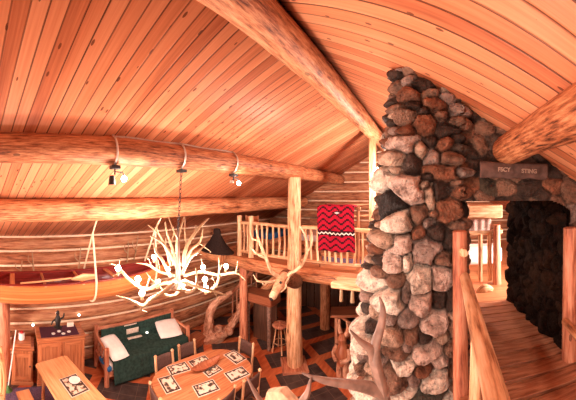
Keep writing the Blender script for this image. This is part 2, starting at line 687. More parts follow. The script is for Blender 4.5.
# ---- upper floor: deck by the stone wall, passage, and the loft beyond
mb = MB()
xs = [-6.35, -5.95, -3.45, -.75, 4.3]
ys = [5.52, 6.2, 7.4, 9.6]
for i in range(4):
    for j in range(3):
        if (i, j) == (1, 1):
            continue                      # the stair comes up here
        mb.box(((xs[i] + xs[i + 1]) / 2, (ys[j] + ys[j + 1]) / 2, UP - .05), (xs[i + 1] - xs[i], ys[j + 1] - ys[j], .1))
mb.box((1.8, 4.83, UP - .05), (5.0, 1.38, .1))
struct(mb.build('floor_loft', M['pine_orange']))

mb = MB()
y = -4.0
rr = random.Random(4)
while y < 2.9:
    wd = .225
    tilt = rr.uniform(-.004, .004)
    mb.box((2.3, y + wd / 2, UP - .03 + tilt), (4.1, wd - .038, .055))
    y += wd
while y < 4.5:
    mb.box((.9, y + .12, UP - .03), (1.3, .225, .055))
    y += .24
struct(mb.build('floor_deck', M['deck'], bevel=.006))
mb = MB()
mb.box((2.35, .2, UP - .15), (4.05, 8.4, .16))
struct(mb.build('trim_1', M['wood_dark']))


# ------------------------------------------------------------------ fieldstone masonry
def cells(pts, seeds, H, mortar, seed=0):
    """height and colour of every point of a wall built from stones; seeds: s, t, rx, ry, angle, colour, height"""
    s = np.array([[q[0], q[1], q[2], q[3], math.cos(q[4]), math.sin(q[4]), *q[5], q[6]] for q in seeds])
    rng = np.random.default_rng(seed)
    tl = rng.normal(0, .28, (len(s), 2))
    N = len(pts)
    h = np.zeros(N)
    col = np.zeros((N, 3))
    for a in range(0, N, 8000):
        p = pts[a:a + 8000]
        dx = p[:, 0:1] - s[None, :, 0]
        dy = p[:, 1:2] - s[None, :, 1]
        u = (dx * s[:, 4] + dy * s[:, 5]) / s[:, 2]
        v = (-dx * s[:, 5] + dy * s[:, 4]) / s[:, 3]
        d = (np.abs(u) ** 2.4 + np.abs(v) ** 2.4) ** (1 / 2.4)
        i1 = d.argmin(1)
        r = np.arange(len(p))
        d1 = d[r, i1]
        d[r, i1] = 9e9
        d2 = d.min(1)
        g = np.clip((d2 - d1) * 1.5, 0, 1) * np.clip((1.75 - d1) * 2.2, 0, 1)
        dome = np.sqrt(np.clip(1 - (1 - g) ** 2, 0, 1))
        tilt = (dx[r, i1] * tl[i1, 0] + dy[r, i1] * tl[i1, 1])
        hh = s[i1, 9] * H * dome * (1 - .22 * np.clip(d1, 0, 1.4) ** 2) + tilt * g
        k = np.clip(g * 5, 0, 1)[:, None]
        col[a:a + 8000] = s[i1, 6:9] * k + np.array(mortar)[None, :] * (1 - k)
        h[a:a + 8000] = hh
    return h, col


def stone_sheet(name, pos, nor, nu, nv, h, col, keep=None, mat='stone'):
    """one continuous sheet from arrays: positions, outward normals, relief and colours on a grid"""
    P3 = pos + nor * h[:, None]
    fs = []
    for i in range(nv - 1):
        for j in range(nu - 1):
            a = i * nu + j
            if keep is None or keep(a, a + nu + 1):
                fs.append((a, a + 1, a + nu + 1, a + nu))
    me = bpy.data.meshes.new(name)
    me.from_pydata(P3.tolist(), [], fs)
    at = me.attributes.new('stone', 'FLOAT_COLOR', 'POINT')
    at.data.foreach_set('color', np.concatenate([col, np.ones((len(col), 1))], 1).ravel())
    me.materials.append(M[mat])
    me.shade_smooth()
    o = bpy.data.objects.new(name, me)
    C.objects.link(o)
    return o


def jitter(nm, pts, amp, fr, sd):
    out = np.empty(len(pts))
    for i, p in enumerate(pts):
        out[i] = amp * noise.noise(Vector((p[0] * fr + sd, p[1] * fr, sd * .7)))
    return out


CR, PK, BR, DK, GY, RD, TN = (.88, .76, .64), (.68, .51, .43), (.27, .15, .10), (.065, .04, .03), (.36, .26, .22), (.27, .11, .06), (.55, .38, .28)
front = [  # x, y, half width, half height, colour, relief: the stones one can make out on the chimney's face
    (407, 95, 9, 7, RD, 1.1), (396, 88, 6, 5, BR, 1), (423, 85, 9, 6, DK, .8), (436, 106, 10, 7, RD, 1), (405, 119, 8, 8, BR, 1), (394, 110, 5, 5, BR, .9),
    (413, 107, 7, 6, DK, .8), (425, 124, 10, 8, RD, 1.1), (396, 129, 5, 5, GY, .9), (400, 144, 11, 9, PK, 1.2), (391, 160, 9, 8, TN, 1.1), (433, 157, 9, 8, GY, 1),
    (411, 163, 8, 11, DK, .8), (446, 131, 10, 9, DK, .8), (441, 173, 15, 8, RD, 1), (381, 181, 8, 13, CR, 1.2), (386, 206, 14, 16, (.022, .016, .014), .8), (409, 191, 13, 14, PK, 1.4),
    (442, 190, 10, 10, DK, .9), (450, 209, 11, 14, RD, .9), (430, 196, 5, 13, TN, 1), (399, 219, 11, 13, CR, 1.5), (418, 214, 10, 10, BR, 1), (379, 237, 13, 7, TN, 1.1),
    (402, 245, 10, 11, PK, 1.2), (426, 252, 13, 14, GY, 1.1), (437, 233, 8, 8, DK, .9), (379, 257, 8, 9, CR, 1.1), (393, 262, 9, 9, PK, 1), (408, 262, 6, 10, CR, 1), (419, 279, 11, 13, CR, 1.4),
    (442, 277, 11, 12, PK, 1.1), (374, 283, 9, 9, CR, 1), (391, 300, 14, 13, CR, 1.4), (405, 294, 6, 12, GY, .8), (421, 302, 10, 11, PK, 1.2), (371, 309, 10, 12, CR, 1.2),
    (438, 300, 9, 9, DK, .7), (407, 318, 9, 9, GY, .8), (435, 322, 13, 11, PK, 1.3), (364, 328, 12, 12, CR, 1.3), (391, 337, 12, 9, TN, 1.1), (412, 335, 9, 7, BR, .9),
    (427, 349, 13, 8, PK, 1.3), (394, 352, 12, 6, BR, .9), (364, 361, 12, 15, CR, 1.3), (406, 367, 11, 8, CR, 1.1), (396, 379, 13, 10, BR, .9), (436, 381, 14, 11, CR, 1.3),
    (440, 361, 9, 6, PK, 1), (402, 395, 13, 6, CR, 1), (430, 398, 18, 7, (.10, .09, .07), .9), (358, 385, 12, 9, CR, 1.1), (377, 385, 9, 9, TN, 1), (452, 240, 8, 10, DK, .8),
    (455, 330, 6, 12, BR, .8), (452, 350, 7, 9, BR, .8), (456, 300, 7, 12, DK, .8)]
CY, CX = 2.5, .26            # the chimney's front face and its right edge
S0, S1, RC = -3.0, 1.62, .22


def chim_point(s, t):
    """point and outward direction of the chimney's skin; s runs round it from the right front edge, t is height"""
    xl = -.27 - .125 * (E + 1.1 - t)
    lean = max(0.0, (E + .9 - t)) * .045
    lf = CX - xl - RC
    if s >= 0:
        a = min(1, s / .07)
        return (CX, CY + s, t), (a, -(1 - a), 0)
    if s > -lf:
        wgt = min(1, max(0, (-s - .12) / .35))
        return (CX + s, CY - lean * wgt, t), (max(0, 1 + s / .07) * .5, -1, 0)
    if s > -lf - RC * PI / 2:
        a = (-s - lf) / RC
        return (CX - lf - RC * math.sin(a), CY - lean + RC * (1 - math.cos(a)), t), (-math.sin(a), -math.cos(a), 0)
    return (xl, CY - lean + RC - s - lf - RC * PI / 2, t), (-1, 0, 0)


seeds = []
for px, py, rx, ry, c, hh in front:
    best = None
    for k in range(140):
        s_ = .02 - k * .01
        t_ = P(px, py, Y=CY - .12).z
        for _ in range(2):
            p_, n_ = chim_point(s_, t_)
            x_, y_ = p_[0] + n_[0] * .07, p_[1] + n_[1] * .07
            t_ = E + (HY - py) / F * math.hypot(x_, y_)
        e_ = abs(VX + F * math.atan2(x_, y_) - px)
        if best is None or e_ < best[0] - .15:
            best = (e_, s_, t_, math.hypot(x_, y_) / F, max(.45, -n_[1]))
    m = best[3]
    seeds.append((best[1], best[2], rx * m * 1.05 / best[4], ry * m * 1.05, random.uniform(-.2, .2), c, hh))


def fill(seeds, s0, s1, t0, t1, size, pal, rng, hr=(.8, 1.2), tries=4000, gap=.78, clear=None):
    for _ in range(tries):
        s, t = rng.uniform(s0, s1), rng.uniform(t0, t1)
        rx = size * rng.uniform(.7, 1.35)
        ry = rx * rng.uniform(.62, 1.0)
        if clear and clear(s, t):
            continue
        if all(((s - q[0]) / (rx + q[2])) ** 2 + ((t - q[1]) / (ry + q[3])) ** 2 > gap ** 2 for q in seeds):
            seeds.append((s, t, rx, ry, rng.uniform(-.4, .4), rng.choice(pal), rng.uniform(*hr)))
    return seeds


rng = random.Random(11)
PAL_L = [CR, CR, PK, TN, PK, CR, BR, TN]
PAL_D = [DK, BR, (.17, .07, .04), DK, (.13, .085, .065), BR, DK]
fill(seeds, -3.2, -1.0, .0, 6.0, .13, PAL_L, rng)
fill(seeds, -1.0, .02, .0, 2.3, .13, PAL_L, rng)
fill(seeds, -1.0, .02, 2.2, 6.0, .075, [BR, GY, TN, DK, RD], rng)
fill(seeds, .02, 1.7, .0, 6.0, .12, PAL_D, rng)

ss = np.concatenate([np.arange(S0, -1.3, .035), np.arange(-1.3, .08, .011), np.arange(.08, S1, .03)])
ts = np.concatenate([np.arange(-.02, 2.0, .035), np.arange(2.0, 5.75, .0125)])
nu, nv = len(ss), len(ts)
pos = np.zeros((nu * nv, 3))
nor = np.zeros((nu * nv, 3))
st = np.zeros((nu * nv, 2))
for i, t in enumerate(ts):
    for j, s in enumerate(ss):
        k = i * nu + j
        st[k] = (s, t)
        pos[k], nor[k] = chim_point(s, t)
nor /= np.linalg.norm(nor, axis=1)[:, None]
st2 = st + np.stack([jitter('a', st, .03, 6, 1.0), jitter('b', st, .03, 6, 9.0)], 1)
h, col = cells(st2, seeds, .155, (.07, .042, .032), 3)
h += jitter('c', st, .030, 9, 4.0) + jitter('e', st, .020, 20, 14.0) + jitter('d', st, .009, 44, 6.0)
# stop under the boards
lim = np.array([roof_z(x) + .03 for x in pos[:, 0]])
pos[:, 2] = np.minimum(pos[:, 2], lim)
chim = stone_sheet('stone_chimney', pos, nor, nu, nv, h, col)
tag(chim, 'tall chimney of rounded fieldstones rising from the great room floor to the boarded ceiling', 'chimney')

# the stone wall with the low doorway: x .35 .. 3, seen from the deck
OX0, OX1, OZ = .35, 1.46, E - .05
seeds = []
for px, py, rx, ry, c in ((470, 186, 9, 9, RD), (488, 186, 9, 8, (.10, .075, .05)), (507, 187, 10, 8, BR), (530, 185, 12, 9, DK), (552, 186, 8, 9, RD), (571, 192, 9, 12, BR),
                          (452, 120, 9, 8, DK), (462, 135, 9, 9, BR), (470, 150, 9, 7, DK), (480, 145, 8, 8, BR), (458, 152, 8, 9, GY), (462, 170, 8, 8, RD), (487, 128, 9, 6, BR), (475, 112, 9, 5, DK),
                          (545, 160, 12, 8, DK), (565, 165, 10, 9, BR), (555, 205, 10, 9, BR), (572, 215, 7, 9, GY)):
    q = P(px, py, Y=CY)
    m = math.hypot(q.x, q.y) / F
    seeds.append((q.x, q.z, rx * m, ry * m, 0.0, c, 1.0))
fill(seeds, .3, 3.3, 2.2, 5.6, .10, PAL_D + [RD, BR], rng)
us = np.arange(OX0 - .14, 3.3, .014)
vs = np.arange(UP - .05, 5.3, .014)
nu, nv = len(us), len(vs)
uu, vv = np.meshgrid(us, vs)
st = np.stack([uu.ravel(), vv.ravel()], 1)
st2 = st + np.stack([jitter('a', st, .025, 7, 2.0), jitter('b', st, .025, 7, 5.0)], 1)
h, col = cells(st2, seeds, .055, (.075, .048, .036), 5)
h += jitter('c', st, .010, 18, 3.0)
pos = np.stack([st[:, 0], np.full(len(st), CY + .03), np.minimum(st[:, 1], np.array([roof_z(x) + .02 for x in st[:, 0]]))], 1)
nor = np.tile(np.array([[0, -1.0, 0]]), (len(st), 1))
def keep(a, b):
    x, z = (st[a, 0] + st[b, 0]) / 2, (st[a, 1] + st[b, 1]) / 2
    arch = OZ - .10 * max(0, (x - 1.15) / .3) ** 2
    return not (OX0 - .2 < x < OX1 and z < arch) and z < roof_z(x) + .03
struct(stone_sheet('wall_stone', pos, nor, nu, nv, h, col, keep))

# the passage's right side; its deep shade is put into the stone colours
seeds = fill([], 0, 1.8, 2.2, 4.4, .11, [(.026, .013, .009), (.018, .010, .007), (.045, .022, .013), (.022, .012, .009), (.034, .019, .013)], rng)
us = np.arange(0, 1.62, .02)
vs = np.arange(UP - .05, OZ + .1, .02)
nu, nv = len(us), len(vs)
uu, vv = np.meshgrid(us, vs)
st = np.stack([uu.ravel(), vv.ravel()], 1)
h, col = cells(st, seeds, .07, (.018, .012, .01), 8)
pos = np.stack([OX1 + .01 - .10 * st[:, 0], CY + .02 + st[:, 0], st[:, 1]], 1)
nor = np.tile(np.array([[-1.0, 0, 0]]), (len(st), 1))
struct(stone_sheet('wall_passage', pos, nor, nu, nv, h, col, None, 'stone_shaded'))
mb = MB()
mb.box((.9, 3.32, OZ + .12), (1.5, 1.5, .2))
mb.box((2.9, 3.35, 3.6), (2.6, 1.4, 3.0))
struct(mb.build('trim_2', M['signstone']))

# ================================================================== THE BIG LOGS
def log(name, p0, p1, r0, r1, label, cat, mat='log', seed=1.0, group=None, n=24, wob=.10, segs=26, bow=0.0):
    p0, p1 = Vector(p0), Vector(p1)
    pts = [p0.lerp(p1, i / segs) + Vector((0, 0, bow * math.sin(PI * i / segs))) for i in range(segs + 1)]
    mb = MB().tube(pts, [r0 + (r1 - r0) * i / segs for i in range(segs + 1)], n, wob, seed)
    o = mb.build(name, M[mat], sharp=50)
    return tag(o, label, cat, group)


log('ridge_log', (-1.44, -5, E + 1.64), (-1.44, 9.4, E + 1.64), .20, .185, 'thick ridge log running overhead under the peak of the ceiling', 'beam', 'log', 1.3, wob=.09)
log('roof_purlin', (-3.27, -5, E + .585), (-3.27, 9.4, E + .585), .190, .180, 'long roof log carrying the wired spot lamps and the chandelier', 'beam', 'log_brown', 4.1, wob=.07)
log('roof_purlin', (-4.82, -5, E - .28), (-4.82, 9.4, E - .26), .225, .20, 'lowest long roof log, just above the log wall and canoe', 'beam', 'log', 7.7, wob=.06)
log('roof_purlin', (.755, -4.5, E + .44), (.755, 2.44, E + .44), .150, .142, 'rough orange roof log ending against the stone wall above the lettered stone', 'beam', 'log_rough', 9.3, wob=.16, n=30)

log('loft_edge_log', (-6.4, 5.62, UP - .18), (-.75, 5.62, UP - .18), .165, .155, 'round log along the front edge of the loft floor', 'beam', 'log', 2.2, wob=.06)
for i, x in enumerate((-5.2, -4.3, -2.6, -1.5)):
    log('loft_joist', (x, 5.5, UP - .17), (x, 9.4, UP - .17), .09, .09, 'log joist under the loft floor, ' + ('nearest the stair', 'above the dark red counter', 'right of the thick loft post', 'next to the chimney')[i], 'beam', 'log_old', 3 + i, 'loft joists', n=12)

log('loft_post', (-3.13, 5.62, 0), (-3.13, 5.62, E + .43),   .185, .150, 'thick peeled log post from the tiled floor past the loft railing to the roof log', 'post', 'log_pale', 5.5, wob=.16)
log('back_post', (-3.17, 7.66, 0), (-3.17, 7.66, UP - .1), .155, .15, 'log post standing in the dark space under the loft', 'post', 'log', 6.5, wob=.07)
log('stair_post', tuple(P(243.5, 275, Y=5.6).xy) + (0,), tuple(P(243.5, 275, Y=5.6).xy) + (UP - .3,), .115, .11, 'log post under the loft edge beside the stair', 'post', 'log_red', 8.5, wob=.08)
log('wall_post', (-6.02, -.20, 0), (-6.02, -.20, 1.98), .15, .14, 'reddish log post at the left edge below the canoe', 'post', 'log_red', 3.5, wob=.1)
mb = MB().box((-1.44, 6.65, (UP + E + 1.5) / 2), (.16, .16, E + 1.5 - UP))
tag(mb.build('ridge_post', M['log_pale'], bevel=.012), 'slim pale squared post carrying the ridge log beside the chimney', 'post')

# crossed floor trim at the foot of the thick post is part of the post
# ------------------------------------------------------------------ loft railings
def railing(name, label, x0, x1, y, posts, bal, seed, top=.93, low=.14):
    t = thing(name, label, 'railing', (x0, y, UP))
    w_ = x1 - x0
    MB().tube([(0, 0, top), (w_ * .5, 0, top + .015), (w_, 0, top - .01)], .046, 10, .12, seed).build('top_rail', M['log_pale'], t)
    MB().tube([(0, 0, low), (w_ * .5, 0, low - .01), (w_, 0, low)], .042, 10, .12, seed + 1).build('bottom_rail', M['log_pale'], t)
    for i, px in enumerate(posts):
        MB().tube([(px, 0, 0), (px + .01, 0, .6), (px, 0, 1.13)], [.075, .066, .062], 12, .14, seed + 3 + i).build('post', M['log_pale'], t)
    rr = random.Random(int(seed * 10))
    for i, px in enumerate(bal):
        a = rr.uniform(-.03, .03)
        MB().tube([(px, 0, low - .03), (px + a, 0, .5), (px, 0, top)], [.034, .026, .03], 8, .2, seed + 9 + i).build('baluster', M['log_pale'], t)
    return t


railing('loft_railing', 'peeled pole railing on the loft, left of the thick log post', -4.98, -3.30, 5.66, (.06, .48), (.22, .36, .68, .84, 1.02, 1.2, 1.38, 1.54), 2.0)
railing('loft_railing', 'peeled pole railing on the loft, between the thick log post and the chimney', -2.95, -1.30, 5.68, (), (.10, .24, .42, .60, .72, .86, 1.0, 1.14, 1.30, 1.5), 3.0)

# red blanket on a standing rack behind the right-hand railing
t = thing('blanket_rack', 'standing log rack holding up the red blanket in the loft', 'rack', (-2.05, 5.80, UP))
for s in (-.46, .46):
    MB().tube([(s, 0, 0), (s, 0, 1.44)], [.04, .035], 10, .1, s).build('post', M['log_old'], t)
MB().tube([(-.52, 0, 1.40), (0, 0, 1.425), (.52, 0, 1.40)], .035, 10, .1, 3).build('top_rail', M['log_old'], t)
MB().tube([(-.46, 0, .3), (.46, 0, .3)], .03, 10, .1, 4).build('stretcher', M['log_old'], t)
mb = MB()
def bl(u, v):
    x = -2.485 + .875 * u - .015 * math.sin(v * 5)
    L = v * 1.22
    arch = .03 * math.sin(PI * u)
    if L < .21:
        y, z = 5.79 - L, UP + 1.455 + arch - .03 * L
    else:
        y, z = 5.575, UP + 1.445 + arch * (1.22 - L) - (L - .21)
    y -= .010 * math.sin(u * 11 + v * 2)
    z += .010 * math.sin(u * 9)
    return (x, y, z)
mb.grid(lambda u, v: bl(u, 1 - v), 22, 20)
o = mb.build('red_blanket', M['blanket'], solid=.02)
tag(o, 'red woven blanket with black stripes and a white zigzag, hung above the loft railing', 'blanket')

mb = MB().box((-2.1, 6.35, UP + .012), (1.5, .7, .024))
tag(mb.build('loft_rug', M['purple'], bevel=.005), 'purple-grey rug on the loft floor below the red blanket', 'rug')

# loft furniture seen through the railing
t = thing('loft_chair', 'wooden chair in the loft behind the left railing', 'chair', (-4.75, 6.02, UP), R(10))
for sx in (-.2, .2):
    MB().tube([(sx, .0, 0), (sx, .0, 1.12)], .025, 8).build('back_post', M['log_old'], t)
    MB().tube([(sx, -.16, 0), (sx, -.16, .46)], .025, 8).build('leg', M['log_old'], t)
MB().box((0, -.06, .47), (.46, .28, .05)).build('seat', M['oak_red'], t, bevel=.01)
MB().box((0, 0, .95), (.4, .03, .3)).build('backrest', M['pine_orange'], t, bevel=.01)
t = thing('loft_ladder', 'pale pole rack leaning at the back of the loft above the red blanket', 'rack', (-2.6, 7.6, UP))
MB().tube([(-.9, 0, 0), (-.75, .5, 1.35)], .03, 8).build('pole', M['log_pale'], t)
MB().tube([(.95, 0, 0), (.85, .5, 1.75)], .03, 8).build('pole', M['log_pale'], t)
for z0, z1 in ((.95, 1.0), (1.3, 1.35)):
    MB().tube([(-.85, .3, z0), (.95, .34, z1 + .1)], .027, 8).build('rung', M['log_pale'], t)
for i, (x, y, z) in enumerate(((-5.6, 8.2, UP), (-4.0, 8.6, UP))):
    t = thing('loft_bed', ('low bed at the back of the loft near the left wall', 'second low bed at the back of the loft')[i], 'bed', (x, y, z))
    MB().box((0, 0, .28), (.95, 1.4, .22)).build('mattress', M['white'] if i else M['blue'], t, bevel=.04)
    MB().box((0, .74, .40), (1.0, .06, .8)).build('headboard', M['log_old'], t, bevel=.01)
    MB().box((0, 0, .1), (1.0, 1.44, .16)).build('frame', M['log_old'], t, bevel=.01)

# dark cone-shaped hood hanging on the wall end left of the loft
q = P(217, 245, Y=5.0)
mb = MB().lathe((q.x, q.y, q.z), [(.02, .46), (.10, .44), (.13, .37), (.12, .31), (.17, .23), (.26, .10), (.42, -.06), (.56, -.15), (.55, -.18), (.02, -.17)], 20, sx=1.0, sy=.6)
tag(mb.build('cone_hood', M['darkcone']), 'dark brown cone-shaped hood with a round knob, left of the loft railing', 'hood')
log('hood_beam', (-6.35, 5.05, q.z - .30), (-4.98, 5.05, q.z - .32), .13, .13, 'short pink-orange log under the dark cone-shaped hood', 'beam', 'log', 5.1)

# ------------------------------------------------------------------ stair under the loft
t = thing('log_stair', 'log stair rising to the right under the loft, with a burl newel', 'stair', (-5.85, 6.3, 0))
def sz(x):
    return x * 1.0
MB().tube([(0, 0, .05), (2.3, 0, 2.35)], .12, 12, .08, 3).build('stringer', M['log'], t)
MB().tube([(0, .95, .05), (2.3, .95, 2.35)], .11, 12, .08, 5).build('stringer', M['log'], t)
for i in range(9):
    MB().box((.22 + i * .245, .47, .27 + i * .245), (.27, .9, .07)).build('tread', M['log_red'], t, bevel=.01)
MB().tube(smooth([(-.45, -.06, .62), (.2, -.06, 1.12), (1.2, -.06, 2.15), (1.45, -.06, 2.42)], 5), [.05, .05], 10, .15, 6).build('handrail', M['log_red'], t)
for i in range(6):
    x = .12 + i * .19
    MB().tube([(x, -.04, x + .08), (x + .03, -.06, x + .92)], .024, 8, .2, 7 + i).build('baluster', M['log_red'], t)

def pxpath(pts, **kw):
    out = []
    for q in pts:
        d = q[2] if len(q) > 2 else kw.get('D')
        out.append(P(q[0], q[1], D=d))
    return out

# burl root at the foot of the stair
base = P(215, 340, Z=0)
t = thing('burl_newel', 'gnarled twisted root arch with a knobby burl foot at the foot of the stair', 'burl', tuple(base))
def rel(pts):
    return [Vector(p) - base for p in pts]
dd = math.hypot(base.x, base.y)
MB().tube(rel(smooth(pxpath([(208, 338, dd), (209, 322, dd), (210, 312, dd + .05), (215, 303, dd + .1), (224, 297, dd + .2), (232, 292, dd + .25)]), 4)), [.16, .13, .12, .10, .08, .05], 14, .6, 3.3, wf=2.2).build('trunk', M['root'], t)
MB().tube(rel(smooth(pxpath([(243, 306, dd + .1), (236, 318, dd), (228, 330, dd), (214, 337, dd - .1), (205, 339, dd - .1)]), 4)), [.06, .10, .12, .17, .15], 14, .7, 5.1, wf=2.2).build('root', M['root'], t)
MB().tube(rel(smooth(pxpath([(243, 320, dd + .2), (240, 312, dd + .1), (244, 300, dd + .1), (247, 290, dd + .1)]), 4)), [.09, .11, .08, .06], 14, .7, 8.1, wf=2.2).build('root', M['root'], t)
mb = MB()
for i, (px, py, r) in enumerate(((214, 335, .15), (224, 333, .14), (206, 337, .12), (219, 329, .12), (230, 331, .10))):
    p = P(px, py, D=dd - .12) - base
    mb.tube([p + Vector((-.08, 0, -.04)), p, p + Vector((.08, 0, .02))], [r * .8, r, r * .75], 10, .5, i + 1.7)
mb.build('burl', M['root'], t)
mb = MB().box(tuple(P(194, 341, Z=.12)), (.42, .7, .22), R(8))
tag(mb.build('log_bench', M['oak_red'], bevel=.04), 'low red-brown bench on the floor behind the dining table', 'bench')

# ------------------------------------------------------------------ under the loft
b0 = P(267, 345, Z=0)
t = thing('bar_counter', 'dark red counter on grey legs under the loft, left of the thick post', 'counter', (-4.38, 5.95, 0))
MB().box((0, 0, 1.33), (1.0, .5, .24)).build('top', M['oak_red'], t, bevel=.02)
MB().box((0, .20, .61), (.8, .04, 1.2)).build('back_panel', M['wood_dark'], t)  # dark panel standing in for the shaded void below the top
for x in (-.36, .36):
    MB().tube([(x, -.12, 0), (x, -.12, 1.22)], [.05, .06], 10, .1, x).build('leg', M['antler_old'], t)
def stool(x, y, label):
    t = thing('bar_stool', label, 'stool', (x, y, 0), .4, 'bar stools')
    MB().lathe((0, 0, .70), [(.02, -.04), (.19, -.04), (.215, 0), (.19, .03), (.02, .03)], 16).build('seat', M['log_red'], t)
    for i in range(4):
        a = i * PI / 2 + .4
        MB().tube([(math.cos(a) * .10, math.sin(a) * .10, .68), (math.cos(a) * .21, math.sin(a) * .21, 0)], [.018, .022], 8).build('leg', M['log_pale'], t)
    for z, r in ((.25, .165),):
        mb = MB()
        mb.tube([(math.cos(i * PI / 8 ) * r, math.sin(i * PI / 8) * r, z) for i in range(17)], .011, 6, cap=False)
        mb.build('foot_ring', M['log_pale'], t)
    return t
p = P(280, 351, Z=0)
stool(p.x, p.y, 'small spindle-legged wooden stool in front of the dark red counter')
t = thing('trestle_table', 'red-orange trestle table under the loft left of the chimney', 'table', (-2.05, 7.35, 0), R(20))
MB().box((0, 0, .80), (1.5, .6, .07)).build('top', M['oak_red'], t, bevel=.01)
MB().tube([(-.6, -.2, 0), (.5, -.2, .78)], .04, 8).build('brace', M['log_red'], t)
MB().tube([(.6, -.2, 0), (-.5, -.2, .78)], .04, 8).build('brace', M['log_red'], t)
for x in (-.6, .6):
    MB().box((x, 0, .39), (.08, .5, .78)).build('leg', M['log_red'], t, bevel=.01)
mb = MB()
for i in range(9):
    mb.box((-4.9 + i * .32, 8.9, 1.15), (.30, .05, 2.3))
tag(mb.build('plank_partition', M['wood_dark'], bevel=.01), 'dark upright plank partition behind the posts under the loft', 'partition')
tag(MB().box((-3.13, 5.62, .03), (.62, .62, .06), R(37)).build('post_plinth', M['log_red'], bevel=.01), 'square wooden plinth around the foot of the thick loft post', 'plinth')

# mantel-like shelf left of the chimney with hooks
t = thing('wall_shelf', 'pale shelf with hanging pegs against the chimney, level with the loft floor', 'shelf', (-.85, 3.55, E - 1.24))
MB().box((0, 0, 0), (.95, .30, .085)).build('board', M['log_pale'], t, bevel=.015)
for x in (-.34, -.18, .08):
    MB().tube([(x, -.08, -.03), (x, -.09, -.22)], [.02, .03], 8).build('peg', M['antler'], t)

# carved figure beside the chimney
t = thing('carved_figure', 'carved brown wooden figure standing on the floor at the left foot of the chimney', 'statue', tuple(P(343, 377, Z=0)), R(-15))
MB().tube([(0, 0, .30), (0, 0, .45), (0, -.01, .62), (0, 0, .74), (0, -.02, .80), (0, -.03, .90), (0, -.02, .99)], [.13, .16, .17, .11, .09, .12, .07], 14, .15, 2).build('body', M['oak_red'], t)
for s in (-1, 1):
    MB().tube([(s * .09, -.02, 0), (s * .085, -.03, .18), (s * .07, 0, .40)], [.075, .07, .085], 10, .12, s + 3).build('leg', M['root'], t)
    MB().tube(smooth([(s * .16, 0, .68), (s * .21, -.08, .52), (s * .06, -.2, .46)], 4), [.06, .05, .045], 10, .1, s + 5).build('arm', M['root'], t)
    MB().tube(smooth([(s * .05, 0, .95), (s * .12, .02, 1.10), (s * .10, .0, 1.30)], 4), [.05, .045, .02], 8, .15, s + 8).build('prong', M['root'], t)
tag(MB().lathe(tuple(P(353, 383, Z=0)), [(.02, 0), (.12, .0), (.13, .1), (.08, .22), (.03, .26)], 12).build('white_jug', M['white']), 'small white jug on the floor at the foot of the carved figure', 'jug')

t = thing('wall_sconce', 'small lit lamp on the left side of the fieldstone chimney beside the slim pale post', 'lamp', tuple(P(377, 178, D=3.75)))
MB().tube(smooth([(0, 0, -.10), (.05, .0, -.14), (.14, .05, -.13), (.30, .10, -.10)], 4), .015, 8).build('bracket', M['black'], t)
MB().lathe((0, 0, 0), [(.015, -.12), (.045, -.10), (.05, .0), (.045, .12), (.012, .15)], 14).build('lamp_shade', M['bulb'], t)

# ================================================================== CANOE ON THE LEFT WALL
CYC, CLEN, CXC = 1.05, 5.3, -5.42
t = thing('canoe', 'long orange cedar canoe with a dark red inside, slung along the left log wall', 'canoe', (CXC, CYC, E - 2.2))
def hull(off):
    def fn(u, v):
        s = 2 * u - 1
        k = max(0.0, 1 - abs(s) ** 2.6)
        hw = (.44 - off) * k ** .72 + .012
        a = PI * (v - .5)
        x = hw * math.sin(a) * (1 if abs(math.sin(a)) < 1 else 1)
        dep = (.50 - off) * (.55 + .45 * k ** .5)
        sheer = .50 + .22 * abs(s) ** 4
        z = sheer - dep * max(0.0, math.cos(a)) ** .75
        return (x, s * CLEN / 2, z)
    return fn
def swapuv(m):
    m.uv = [[(v, u) for u, v in f] for f in m.uv]
    return m
swapuv(MB().grid(hull(0), 60, 18, CLEN, 1.4)).build('hull', M['canoe_out'], t, sharp=70)
f2 = hull(.02)
swapuv(MB().grid(lambda u, v: f2(u, 1 - v), 60, 18, CLEN, 1.4)).build('inside', M['canoe_in'], t, sharp=70)
for s in (0.0, 1.0):
    MB().tube([Vector(hull(0)(i / 30, s)) for i in range(31)], .02, 8).build('gunwale', M['canoe_in'], t)
for u in (.30, .42, .56, .70):
    a, b = Vector(hull(0)(u, 0)), Vector(hull(0)(u, 1))
    MB().box((a + b) / 2 + Vector((0, 0, -.03)), ((a - b).length, .10 if u in (.30, .70) else .05, .025)).build('seat' if u in (.30, .70) else 'thwart', M['pine_orange'], t)
q = Vector((CXC, CYC, E - 2.2))
mb = MB()
mb.tube([q + Vector((.36, -.9, .52)), q + Vector((.30, .1, .56))], .018, 8)
mb.tube([q + Vector((.33, .1, .55)), q + Vector((.30, .35, .56)), q + Vector((.29, .62, .55))], [.02, .075, .05], 10, flat=((1, 0, 0), .25))
tag(mb.build('canoe_paddle', M['pine']), 'pale wooden paddle lying along the near edge of the canoe', 'paddle')
for nm, y, lb in (('a', 1.62, 'pale rope sling holding the canoe at its middle, left of the antler chandelier'), ('b', 3.1, 'pale rope sling holding the canoe near its right end, behind the antler chandelier')):
    t = thing('canoe_sling', lb, 'sling', (0, 0, 0), 0, 'canoe slings')
    topz = E - .50
    MB().tube([(-4.95, y, topz), (-5.2, y, topz - .28)], .016, 8).build('rope', M['rope'], t)
    hv = lambda v: Vector(hull(-.025)((y - CYC) / CLEN + .5, v)) + q
    MB().tube([(-5.2, y, topz - .28)] + [hv(v / 14) for v in range(15)] + [(-5.2, y, topz - .28)], .020, 8).build('loop', M['rope'], t)

